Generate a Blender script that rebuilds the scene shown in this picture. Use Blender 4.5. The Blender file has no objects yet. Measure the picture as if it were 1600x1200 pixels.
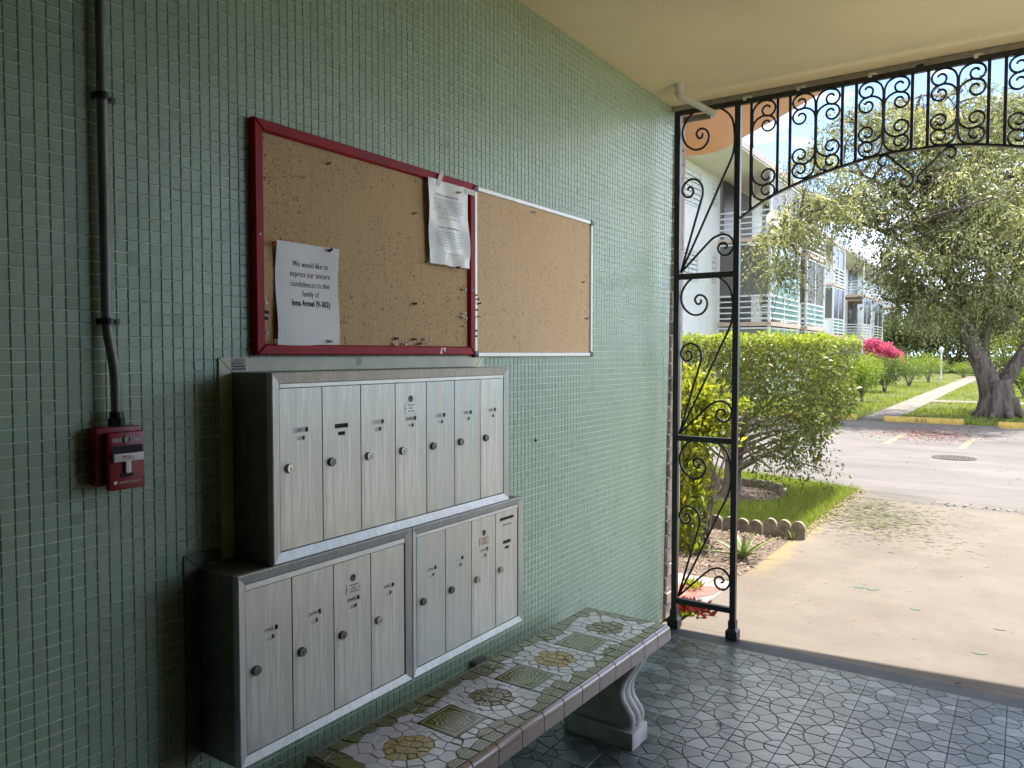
import bpy, math, random, bmesh
import numpy as np
from mathutils import Vector, Matrix
random.seed(7); rng = np.random.default_rng(11)
D = bpy.data; SC = bpy.context.scene; COL = SC.collection
R = math.radians

# ------------------------------------------------------------------ camera, sky, sun, exposure
YAW, PITCH, CAMX, CAMZ, FPX = 33.692, 2.239, 1.65, 1.4817, 1202.0
cam = D.cameras.new('camera'); camo = D.objects.new('camera', cam); COL.objects.link(camo)
cam.sensor_width = 36; cam.lens = 36*FPX/1600; cam.clip_start = .05; cam.clip_end = 2000
camo.location = (CAMX, 0, CAMZ); camo.rotation_euler = (R(90-PITCH), 0, R(YAW))
SC.camera = camo
SUN_EL, SUN_AZ = 67.0, 14.0            # azimuth from +Y towards +X
S = Vector((math.sin(R(SUN_AZ))*math.cos(R(SUN_EL)), math.cos(R(SUN_AZ))*math.cos(R(SUN_EL)), math.sin(R(SUN_EL))))
sl = D.lights.new('sun', 'SUN'); sl.energy = 2.0; sl.angle = R(.55); sl.color = (1, .95, .86)
so = D.objects.new('sun', sl); COL.objects.link(so); so.rotation_euler = S.to_track_quat('Z', 'Y').to_euler(); so.location = (0, 20, 40)
W = D.worlds.new('World'); SC.world = W; W.use_nodes = True
wn = W.node_tree; wl = wn.links
sky = wn.nodes.new('ShaderNodeTexSky'); sky.sky_type = 'NISHITA'; sky.sun_disc = False
sky.sun_elevation = R(SUN_EL); sky.sun_rotation = R(SUN_AZ); sky.air_density = .27; sky.dust_density = .0; sky.ozone_density = 1.5
bg = wn.nodes['Background']; bg.inputs['Strength'].default_value = .15
# broken clouds over the whole sky
CLOUD_SEED = (2.2, 8.8, 1.7)
tc = wn.nodes.new('ShaderNodeTexCoord'); mp = wn.nodes.new('ShaderNodeMapping'); mp.inputs['Scale'].default_value = (1, 1, 2.6); mp.inputs['Location'].default_value = CLOUD_SEED
cn = wn.nodes.new('ShaderNodeTexNoise'); cn.inputs['Scale'].default_value = 2.3; cn.inputs['Detail'].default_value = 9; cn.inputs['Roughness'].default_value = .62
cr = wn.nodes.new('ShaderNodeValToRGB'); cr.color_ramp.elements[0].position = .46; cr.color_ramp.elements[1].position = .69
cm = wn.nodes.new('ShaderNodeMixRGB'); cm.inputs['Color2'].default_value = (7.2, 6.9, 6.3, 1)
wl.new(tc.outputs['Generated'], mp.inputs['Vector']); wl.new(mp.outputs[0], cn.inputs['Vector']); wl.new(cn.outputs['Fac'], cr.inputs['Fac'])
wl.new(cr.outputs['Color'], cm.inputs['Fac']); wl.new(sky.outputs[0], cm.inputs['Color1']); wl.new(cm.outputs[0], bg.inputs['Color'])
SC.view_settings.view_transform = 'Standard'; SC.view_settings.look = 'None'
SC.view_settings.exposure = 2.76; SC.view_settings.gamma = 1.0; SC.view_settings.use_curve_mapping = False
SC.render.engine = 'CYCLES'
cy = SC.cycles
cy.max_bounces = 12; cy.diffuse_bounces = 8; cy.glossy_bounces = 4; cy.transmission_bounces = 6; cy.transparent_max_bounces = 8
cy.caustics_reflective = False; cy.caustics_refractive = False; cy.sample_clamp_indirect = 6
cy.use_denoising = True
try: cy.denoiser = 'OPENIMAGEDENOISE'
except Exception: pass
cy.use_adaptive_sampling = True; cy.adaptive_threshold = .01

# ------------------------------------------------------------------ design helpers: where a line of sight meets a real plane
_p, _a = R(PITCH), R(YAW)
FW = np.array([-math.sin(_a)*math.cos(_p), math.cos(_a)*math.cos(_p), -math.sin(_p)])
RT = np.array([math.cos(_a), math.sin(_a), 0.]); UP = np.cross(RT, FW); CP = np.array([CAMX, 0, CAMZ])
def ray(u, v): return FW + RT*(u-800)/FPX + UP*(600-v)/FPX
def plane(u, v, ax, val):
    r = ray(u, v); return CP + r*(val-CP[ax])/r[ax]
def wallp(u, v, x=0.): return plane(u, v, 0, x)
def deep(u, v, d): return CP + ray(u, v)*d
def project(P):
    P = np.asarray(P, float)-CP; z = P@FW
    return 800+FPX*(P@RT)/z, 600-FPX*(P@UP)/z, z

# ------------------------------------------------------------------ materials
class NT:
    def __init__(s, name):
        s.m = D.materials.new(name); s.m.use_nodes = True; s.t = s.m.node_tree
        s.b = s.t.nodes['Principled BSDF']; s.out = s.t.nodes['Material Output']
    def n(s, typ, **kw):
        nd = s.t.nodes.new('ShaderNode'+typ)
        for k, v in kw.items():
            if k.startswith('p_'): setattr(nd, k[2:], v)
            else:
                key = int(k[1:]) if k[0] == 'i' and k[1:].isdigit() else k.replace('_', ' ')
                s.set(nd.inputs[key], v)
        return nd
    def set(s, inp, v):
        if isinstance(v, bpy.types.NodeSocket): s.t.links.new(v, inp)
        elif isinstance(v, bpy.types.Node): s.t.links.new(v.outputs[0], inp)
        else:
            if isinstance(v, tuple) and len(v) == 3 and inp.type == 'RGBA': v = v+(1,)
            inp.default_value = v
    def P(s, **kw):
        for k, v in kw.items(): s.set(s.b.inputs[k.replace('_', ' ')], v)
        return s
    def obj(s): return s.n('TexCoord').outputs['Object']
    def noise(s, scale, detail=4, rough=.55, vec=None, dist=0):
        nd = s.n('TexNoise', Scale=scale, Detail=detail, Roughness=rough, Distortion=dist)
        s.set(nd.inputs['Vector'], vec if vec is not None else s.obj()); return nd.outputs['Fac']
    def ramp(s, fac, *stops):
        nd = s.n('ValToRGB', Fac=fac); cr = nd.color_ramp
        while len(cr.elements) < len(stops): cr.elements.new(.5)
        for e, (p, c) in zip(cr.elements, stops):
            e.position = p; e.color = (c, c, c, 1) if not isinstance(c, tuple) else c+(1,)
        return nd.outputs[0]
    def mix(s, fac, a, b, mode='MIX'):
        nd = s.n('MixRGB', p_blend_type=mode, Fac=fac, Color1=a, Color2=b); return nd.outputs[0]
    def math(s, op, a, b=0.):
        nd = s.n('Math', p_operation=op, i0=a, i1=b); return nd.outputs[0]
    def tint(s): return s.n('Attribute', p_attribute_name='tint').outputs['Fac']
    def rand(s): return s.n('ObjectInfo').outputs['Random']
    def bump(s, h, strength=.3, dist=.002):
        nd = s.n('Bump', Strength=strength, Distance=dist, Height=h); s.set(s.b.inputs['Normal'], nd.outputs[0]); return s
    def scale(s, vec, sc):
        nd = s.n('Mapping', Scale=sc); s.set(nd.inputs['Vector'], vec); return nd.outputs[0]
    def xyz(s, vec=None):
        nd = s.n('SeparateXYZ'); s.set(nd.inputs[0], vec if vec is not None else s.obj()); return nd.outputs

def simple(name, col, rough=.6, metal=0., var=.12, scale=20, bump=0., bscale=None, spec=.5, dist=.002):
    t = NT(name); n = t.noise(scale)
    lo = tuple(c*(1-var) for c in col); hi = tuple(min(1, c*(1+var)) for c in col)
    t.P(Base_Color=t.ramp(n, (.3, lo), (.7, hi)), Roughness=rough, Metallic=metal, Specular_IOR_Level=spec)
    if bump: t.bump(t.noise(bscale or scale*4, 5), bump, dist)
    return t.m

def grime(t, col, scale=3, amt=.35):          # broad wear
    n = t.noise(scale, 6, .65); return t.mix(t.ramp(n, (.35, amt), (.65, 0.)), col, tuple(c for c in (.1, .09, .07)), 'MIX')

def tile_mat():
    t = NT('green_glaze'); tt = t.tint(); n = t.noise(230, 4, .7); n2 = t.noise(1.6, 3)
    c = t.ramp(tt, (0, (.25, .345, .205)), (.5, (.335, .455, .285)), (1, (.385, .50, .315)))
    c = t.mix(t.ramp(n, (.35, .0), (.7, .5)), c, (.48, .57, .44))
    c = t.mix(t.ramp(n2, (.4, 0.), (.75, .3)), c, (.27, .35, .25))
    t.P(Base_Color=c, Roughness=t.ramp(n, (.3, .28), (.7, .46)), Specular_IOR_Level=.5)
    return t.bump(t.noise(120, 3), .12, .001).m
M = {}
M['tile'] = tile_mat()
M['grout'] = simple('wall_grout', (0.74, 0.8, 0.64), .85, var=.2, scale=6)
M['ceiling'] = simple('cream_ceiling_paint', (.76, .665, .42), .75, var=.07, scale=1.6, bump=.25, bscale=160)
M['plaster'] = simple('cream_plaster', (.66, .60, .48), .8, var=.06, scale=4, bump=.3, bscale=90)
M['rear_dimmer'] = simple('bounce_dimming_paint', (0.17, 0.17, 0.12), .8, var=.06, scale=4, bump=.3, bscale=90)  # darkness put into unseen walls to cut bounce onto the tiled wall
M['brick'] = simple('weathered_brick', (.40, .29, .22), .85, var=.35, scale=14, bump=.6, bscale=60)
M['mortar'] = simple('mortar', (.42, .38, .32), .9, var=.2, scale=30)
M['iron'] = simple('black_iron_paint', (.012, .012, .013), .38, var=.3, scale=40, bump=.15, bscale=120)
M['conduit'] = simple('galvanised_conduit', (0.19, 0.19, 0.16), .5, metal=.35, var=.2, scale=15)
M['strap'] = simple('dark_strap_metal', (.05, .05, .05), .5, metal=.5)
M['pvc'] = simple('dirty_pvc', (.62, .60, .52), .45, var=.15, scale=20)
M['red_paint'] = simple('red_frame_paint', (0.33, 0.011, 0.013), .5, var=.18, scale=12, bump=.12, bscale=60, spec=.2)
M['fire_red'] = simple('red_alarm_plastic', (0.27, 0.007, 0.009), .4, var=.1, scale=30)
M['white_plastic'] = simple('white_plastic', (.72, .70, .64), .4, var=.05)
M['black'] = simple('black_plastic', (.010, .010, .011), .4, var=.2)
M['ink'] = simple('black_ink', (.03, .03, .035), .8, var=.1)
M['grey_ink'] = simple('grey_ink', (.26, .26, .27), .8, var=.25, scale=300)
M['faded_ink'] = simple('faded_marker', (.085, .012, .016), .6, var=.3, scale=200)
M['white_ink'] = simple('white_print', (.72, .70, .66), .6, var=.05)
M['red_ink'] = simple('red_print', (.25, .02, .02), .6, var=.05)
M['steel'] = simple('lock_nickel', (.45, .43, .39), .28, metal=1., var=.15, scale=60)
M['steel_dark'] = simple('lock_worn_nickel', (.17, .155, .14), .35, metal=.9, var=.25, scale=60)
M['gap'] = simple('dark_gap', (.012, .012, .012), .8)
M['card'] = simple('name_card', (.62, .61, .52), .6, var=.1)
M['flange'] = simple('painted_flange', (0.66, 0.64, 0.44), .5, metal=0., var=.10, scale=9, bump=.1, bscale=60)
def alu(name, col=(.74, .72, .60), fine=True, stain_or_moire=0.):
    t = NT(name); o = t.obj(); r = t.rand()
    f = t.noise(1., 3, .6, t.scale(o, (420, 420, 3)))
    w = t.noise(1., 4, .6, t.scale(o, (34, 34, 2.6)), 2.2)
    sm = t.noise(5, 5, .6)
    c = t.ramp(f, (.25, tuple(k*.74 for k in col)), (.75, tuple(k*1.14 for k in col)))
    c = t.mix(t.ramp(w, (.40, 0.), (.56, .5)), c, tuple(k*.64 for k in col))
    c = t.mix(t.ramp(sm, (.5, 0.), (.75, .22)), c, (.30, .28, .23))
    if stain_or_moire:  # camera moire shimmer painted in as faint peach and teal bands
        b = t.noise(1., 2, .5, t.scale(o, (36, 36, 1.1)), .6)
        c = t.mix(stain_or_moire, c, t.ramp(b, (.36, (.62, .44, .34)), (.47, (.56, .52, .42)), (.56, (.34, .50, .52)), (.66, (.55, .50, .40))))
    t.P(Base_Color=c, Metallic=.35, Roughness=t.ramp(f, (.3, .34), (.7, .48)), Anisotropic=.4)
    return t.bump(f, .25, .0006).m
M['alu'] = alu('brushed_aluminium')
M['alu_moire'] = alu('moire_tinted_aluminium', stain_or_moire=.42)
M['alu_frame'] = alu('aluminium_frame', (0.6, 0.59, 0.52))
M['cabinet'] = simple('dark_cabinet_steel', (0.2, 0.2, 0.15), .5, metal=.4, var=.2)
M['bright_alu'] = simple('anodised_trim', (0.7, 0.685, 0.6), .45, metal=.35, var=.06)
def cork(name, a, b, amt):
    t = NT(name); n = t.noise(420, 3, .7); v = t.noise(150, 4, .75); m = t.noise(3.2, 5, .6); wv = t.noise(1., 2, .5, t.scale(t.obj(), (1, 260, 5)))
    c = t.ramp(n, (.3, a), (.7, b))
    c = t.mix(t.ramp(wv, (.4, 0.), (.7, .3)), c, tuple(k*.78 for k in a))
    v2 = t.noise(62, 5, .8); v = t.math('MAXIMUM', v, t.math('SUBTRACT', v2, .01))
    spots = t.math('MULTIPLY', t.ramp(v, (.585, 0.), (.63, 1.)), t.ramp(m, (.33, .25), (.55, amt)))
    c = t.mix(spots, c, (.055, .03, .012))
    t.P(Base_Color=c, Roughness=.9, Specular_IOR_Level=.15)
    return t.bump(t.math('SUBTRACT', n, spots), .5, .002).m
M['cork'] = cork('worn_cork', (0.5079, 0.3392, 0.1662), (0.7079, 0.498, 0.277), 1.0)
M['cork_clean'] = cork('lighter_cork', (0.6651, 0.4493, 0.2462), (0.8616, 0.6178, 0.3724), .65)
M['paper'] = simple('note_paper', (0.84, 0.83, 0.79), .75, var=.03, scale=8)
M['sheet'] = simple('plastic_sleeve', (0.8, 0.79, 0.68), .3, var=.08, scale=14)
M['tape'] = simple('yellowed_tape', (.62, .50, .42), .25, var=.15)
M['sticker'] = simple('old_sticker', (.40, .40, .33), .6, var=.1)
def pin_mat(n, c): return simple(n, c, .25, var=.02)
PINC = {'red': (.5, .01, .02), 'black': (.012, .012, .018), 'white': (.75, .74, .7), 'clear': (.55, .55, .52), 'yellow': (.55, .33, .02),
        'blue': (.02, .03, .10), 'green': (.10, .14, .03), 'gold': (.60, .40, .08)}
for k, c in PINC.items(): M['pin_'+k] = pin_mat('pin_'+k, c)
# floor, bench
def floor_mat():
    t = NT('stone_look_floor_tile'); tt = t.tint(); n = t.noise(170, 5, .75); g = t.noise(1.3, 3)
    c = t.ramp(tt, (0, (.022, .032, .026)), (.35, (.058, .073, .066)), (.7, (.118, .138, .131)), (1, (.21, .235, .222)))
    c = t.mix(t.ramp(n, (.45, 0.), (.75, .45)), c, (.27, .29, .29))
    c = t.mix(t.ramp(n, (.25, .4), (.42, 0.)), c, (.03, .04, .04))
    t.P(Base_Color=c, Roughness=t.ramp(g, (.3, .20), (.7, .34)))
    return t.bump(n, .16, .001).m
M['floor'] = floor_mat()
M['floor_grout'] = simple('floor_grout', (.040, .044, .042), .7, var=.3, scale=8)
M['bench_grout'] = simple('bench_grout', (0.36, 0.325, 0.27), .8, var=.25, scale=40)
def marble():
    t = NT('white_marble_shard'); o = t.obj(); n = t.noise(38, 6, .7, dist=1.5); n2 = t.noise(110, 4, .7); r = t.tint()
    c = t.ramp(r, (0, (.74, .73, .70)), (1, (.88, .87, .84)))
    c = t.mix(t.ramp(n, (.46, 0.), (.5, .35), (.54, 0.)), c, (.35, .34, .33))
    c = t.mix(t.ramp(n2, (.58, 0.), (.75, .25)), c, (.45, .44, .42))
    t.P(Base_Color=c, Roughness=.14, Coat_Weight=.6, Coat_Roughness=.08); return t.m
M['marble'] = marble()
def olive(name, rings):
    t = NT(name); o = t.obj()
    if rings:
        X = t.xyz(o); ax, ay = t.math('ABSOLUTE', X[0]), t.math('ABSOLUTE', X[1])
        d = t.math('MAXIMUM', ax, ay); rr = t.math('SQRT', t.math('ADD', t.math('MULTIPLY', ax, ax), t.math('MULTIPLY', ay, ay)))
        wob = t.math('MULTIPLY', t.math('SINE', t.math('MULTIPLY', t.math('ARCTAN2', X[1], X[0]), 8.)), .0035)
        k = t.mix(t.ramp(t.math('MULTIPLY', d, 14.), (.62, 0.), (.72, 1.)), t.math('ADD', rr, wob), d)
        w = t.math('SINE', t.math('MULTIPLY', k, 430.))
        w = t.math('ADD', t.math('MULTIPLY', w, .5), .5)
    else:
        w = t.n('TexWave', Scale=38., Distortion=5., Detail=1.5, Vector=o).outputs['Fac']
    n = t.noise(60, 4, .6)
    w = t.math('ADD', t.math('MULTIPLY', w, .75), t.math('MULTIPLY', n, .25))
    c = t.ramp(w, (.15, (.10, .098, .026)), (.5, (.215, .21, .075)), (.85, (.42, .41, .21)))
    t.P(Base_Color=c, Roughness=.14, Specular_IOR_Level=.6, Coat_Weight=.6, Coat_Roughness=.06)
    return t.bump(w, .35, .0015).m
M['olive'] = olive('olive_relief_glaze', True); M['olive_cut'] = olive('olive_cut_glaze', False)
M['gold_tile'] = simple('ochre_glaze', (0.56, 0.45, 0.19), .2, var=.2, scale=30)
def edge_mat():
    t = NT('tan_bullnose_glaze'); n = t.noise(25, 4); tt = t.rand()
    c = t.mix(tt, t.ramp(n, (.3, (.27, .19, .135)), (.7, (.34, .25, .185))), (.30, .23, .175)); t.P(Base_Color=c, Roughness=.10, Coat_Weight=.5, Coat_Roughness=.06); return t.m
M['edge'] = edge_mat()
M['cast_stone'] = simple('cast_stone', (.46, .44, .40), .75, var=.28, scale=12, bump=.4, bscale=80)
# outdoors
def concrete(name, a, b, stain_or_moire, extra=None, rough=.85):
    t = NT(name); n = t.noise(2.2, 8, .65); f = t.noise(160, 4, .7); s = t.noise(.9, 5, .6, dist=.6)
    c = t.ramp(n, (.3, a), (.7, b)); c = t.mix(t.ramp(f, (.58, 0.), (.75, .25)), c, tuple(k*.6 for k in a))
    c = t.mix(t.ramp(s, (.48, 0.), (.70, .7)), c, stain_or_moire); c = t.mix(t.ramp(t.noise(9, 7, .75), (.60, 0.), (.72, .45)), c, tuple(k*.7 for k in stain_or_moire))
    if extra: c = extra(t, c)
    t.P(Base_Color=c, Roughness=rough, Specular_IOR_Level=.2); return t.bump(f, .25, .003).m
def yellow_edge(t, c):      # worn yellow kerb paint along the bed side of the drive
    X = t.xyz(); n = t.noise(7, 6, .7)
    m = t.math('SUBTRACT', 1., t.math('DIVIDE', t.math('SUBTRACT', X[0], .16), .34))
    m = t.math('ADD', m, t.math('MULTIPLY', t.math('SUBTRACT', n, .5), 1.3))
    band = t.ramp(X[1], (0, 0.), (1, 1.))
    yy = t.math('MULTIPLY', t.ramp(t.math('DIVIDE', X[1], 10.), (.50, 0.), (.56, 1.), (.76, 1.), (.84, 0.)), t.ramp(m, (.6, 0.), (1.1, .55)))
    c = t.mix(yy, c, (.26, .19, .075))
    v = t.noise(3.3, 2, .4); g = t.noise(14, 4, .6)
    return c
M['drive'] = concrete('driveway_concrete', (0.1252, 0.106, 0.0847), (0.1636, 0.14, 0.1142), (0.106, 0.08621, 0.06732), yellow_edge)
M['threshold'] = concrete('threshold_concrete', (.18, .165, .145), (.23, .205, .18), (.15, .135, .12))
M['walk'] = concrete('pale_walk_concrete', (0.1599, 0.1407, 0.1186), (0.2114, 0.1856, 0.1569), (0.1216, 0.106, 0.08989))
M['fill_paving'] = concrete('pale_fill_paving', (.50, .46, .38), (.60, .55, .46), (.42, .38, .32))  # added out of view, kept pale to bounce light inside
def asphalt():
    t = NT('worn_asphalt'); o = t.obj(); n = t.noise(1.1, 8, .7, t.scale(o, (.35, 1.6, 1))); f = t.noise(55, 5, .8); s = t.noise(.5, 6, .6)
    c = t.ramp(n, (.28, (.098, .089, .083)), (.72, (.172, .158, .149))); c = t.mix(t.ramp(f, (.52, 0.), (.72, .5)), c, (.12, .105, .10))
    c = t.mix(t.ramp(s, (.5, 0.), (.7, .4)), c, (.20, .18, .165))
    ck = t.n('TexVoronoi', p_feature='DISTANCE_TO_EDGE', Scale=.55, Vector=t.mix(.25, o, t.n('TexNoise', Scale=1.3, Vector=o).outputs['Color'])).outputs['Distance']
    c = t.mix(t.ramp(ck, (.0, .45), (.012, 0.)), c, (.14, .12, .11))
    t.P(Base_Color=c, Roughness=.9, Specular_IOR_Level=.15); return t.bump(f, .4, .006).m
M['asphalt'] = asphalt()
M['gravel_edge'] = concrete('exposed_aggregate', (0.1008, 0.0924, 0.084), (0.1428, 0.1302, 0.1176), (0.0672, 0.0588, 0.0504))
def lawn():
    t = NT('lawn_ground'); n = t.noise(1.2, 7, .7); f = t.noise(40, 5, .8)
    c = t.ramp(n, (.28, (.08, .10, .022)), (.5, (.115, .13, .036)), (.72, (.17, .145, .08))); c = t.mix(t.ramp(f, (.4, 0.), (.7, .6)), c, (.045, .07, .012))
    t.P(Base_Color=c, Roughness=.95, Specular_IOR_Level=.1); return t.bump(f, .8, .03).m
M['lawn'] = lawn()
M['soil'] = simple('mulch_soil', (.13, .095, .07), .95, var=.5, scale=30, bump=.8, bscale=60, dist=.01)
M['clipping'] = simple('grass_clipping', (.085, .09, .03), .85, var=.5, scale=6)
M['chip'] = simple('mulch_chip', (.20, .145, .105), .9, var=.5, scale=9)
M['leaf_litter'] = simple('dry_leaf', (.20, .165, .07), .8, var=.5, scale=6)
M['red_litter'] = simple('fallen_red_flowers', (0.19, 0.065, 0.045), .8, var=.4, scale=9)
M['red_slab'] = simple('red_painted_concrete', (0.264, 0.092, 0.072), .8, var=.35, scale=18, bump=.3)
M['pink_slab'] = simple('bleached_pink_concrete', (0.32, 0.264, 0.24), .85, var=.15, scale=10)
M['yellow_paint'] = simple('yellow_road_paint', (0.25, 0.195, 0.1), .75, var=.3, scale=12)
M['stop_yellow'] = simple('yellow_wheel_stop', (0.448, 0.304, 0.056), .7, var=.25, scale=10, bump=.3, bscale=60)
M['teal'] = simple('teal_paint_flake', (0.07, 0.092, 0.072), .7, var=.2, scale=30)
M['manhole'] = simple('cast_iron_cover', (0.055, 0.05, 0.045), .7, metal=.4, var=.3, scale=40, bump=.8, bscale=60)
M['edging'] = simple('mossy_concrete_edging', (.22, .185, .135), .9, var=.45, scale=14, bump=.6, bscale=60)
def leafmat(name, a, b, c2, trans=.35, rough=.45, spec=.4):
    t = NT(name); tt = t.tint(); c = t.ramp(tt, (0, a), (.5, b), (1, c2))
    t.P(Base_Color=c, Roughness=rough, Specular_IOR_Level=spec)
    tr = t.n('BsdfTranslucent', Color=t.mix(1., c, (1.5, 1.45, .7), 'MULTIPLY'))
    ms = t.n('MixShader', Fac=trans); t.t.links.new(t.b.outputs[0], ms.inputs[1]); t.t.links.new(tr.outputs[0], ms.inputs[2])
    t.t.links.new(ms.outputs[0], t.out.inputs['Surface']); return t.m
M['leaf_tree'] = leafmat('feathery_tree_leaf', (0.09167, 0.1083, 0.04334), (0.2166, 0.2333, 0.09667), (0.45, 0.4417, 0.2416), .33, .5)
M['leaf_hedge'] = leafmat('ficus_leaf', (0.0915, 0.0671, 0.03416), (0.1037, 0.1403, 0.03172), (0.3294, 0.3904, 0.061), .33, .42, .35)
M['leaf_lime'] = leafmat('lime_leaf', (0.1264, 0.1652, 0.0243), (0.243, 0.2722, 0.03402), (0.3694, 0.3694, 0.05832), .45, .4)
M['leaf_bush'] = leafmat('bush_leaf', (0.08456, 0.1409, 0.02538), (0.1621, 0.2395, 0.03523), (0.2959, 0.3664, 0.07047), .36, .45)
M['leaf_dark'] = leafmat('dark_bush_leaf', (.03, .055, .015), (.055, .09, .022), (.10, .14, .035), .3, .4)
M['leaf_bg'] = leafmat('far_tree_leaf', (.05, .075, .025), (.085, .115, .04), (.13, .16, .06), .35, .5)
M['magenta'] = leafmat('bougainvillea_bract', (0.26, 0.02, 0.1), (0.44, 0.05, 0.21), (0.55, 0.16, 0.32), .4, .5)
M['grass'] = leafmat('grass_blade', (0.11, 0.165, 0.026), (0.2, 0.25, 0.042), (0.31, 0.32, 0.1), .45, .5)
M['aloe'] = leafmat('aloe_leaf', (.14, .20, .06), (.20, .26, .09), (.30, .32, .14), .12, .4)
M['red_leaf'] = leafmat('dark_red_leaf', (.10, .01, .012), (.16, .02, .02), (.22, .03, .03), .25, .4)
def bark(name, a, b):
    t = NT(name); o = t.obj(); n = t.noise(1., 6, .7, t.scale(o, (9, 9, 1.6)), .5); f = t.noise(40, 4, .7)
    c = t.ramp(n, (.3, a), (.62, b)); t.P(Base_Color=c, Roughness=.92, Specular_IOR_Level=.15); return t.bump(t.math('ADD', n, t.math('MULTIPLY', f, .3)), .9, .05).m
M['bark'] = bark('furrowed_bark', (0.032, 0.026, 0.021), (0.21, 0.17, 0.14))
M['bark_pale'] = bark('pale_bark', (.13, .105, .085), (.25, .21, .175))
M['bwhite'] = simple('white_stucco', (0.86, 0.85, 0.82), .85, var=.05, scale=2)
M['bcream'] = simple('cream_soffit', (.74, .70, .56), .8, var=.04, scale=2)
M['slab_peach'] = simple('peach_slab_edge', (.62, .47, .38), .8, var=.1, scale=3)
M['peach'] = simple('peach_canopy_paint', (0.6216, 0.3612, 0.1848), .75, var=.08, scale=3, bump=.15, bscale=80)
M['roofedge'] = simple('pinkish_roof_fascia', (.55, .43, .37), .8, var=.12, scale=4)
M['rail_white'] = simple('white_aluminium_rail', (.76, .78, .78), .45, var=.04)
def glass(name, col, rough=.08):
    t = NT(name); n = t.noise(.7, 3); t.P(Base_Color=t.ramp(n, (.3, tuple(k*.8 for k in col)), (.7, col)), Roughness=max(rough, .2), Specular_IOR_Level=.3); return t.m
M['teal_glass'] = glass('teal_balcony_glass', (0.27, 0.45, 0.42))
M['dark_glass'] = glass('dark_screen', (0.035, 0.04, 0.045), .35)
M['grey_screen'] = glass('grey_insect_screen', (0.17, 0.17, 0.155), .5)
M['window_glass'] = glass('louvre_glass', (.20, .24, .27), .15)
M['shade_grey'] = simple('balcony_wall_in_shade', (0.22, 0.22, 0.2), .8, var=.08, scale=2)  # shade inside the balconies put into the wall colour
M['dish'] = simple('pale_dish', (.72, .68, .52), .5, var=.08, scale=5)
M['lamp_white'] = simple('white_post_paint', (.75, .77, .80), .5, var=.05)

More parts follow.
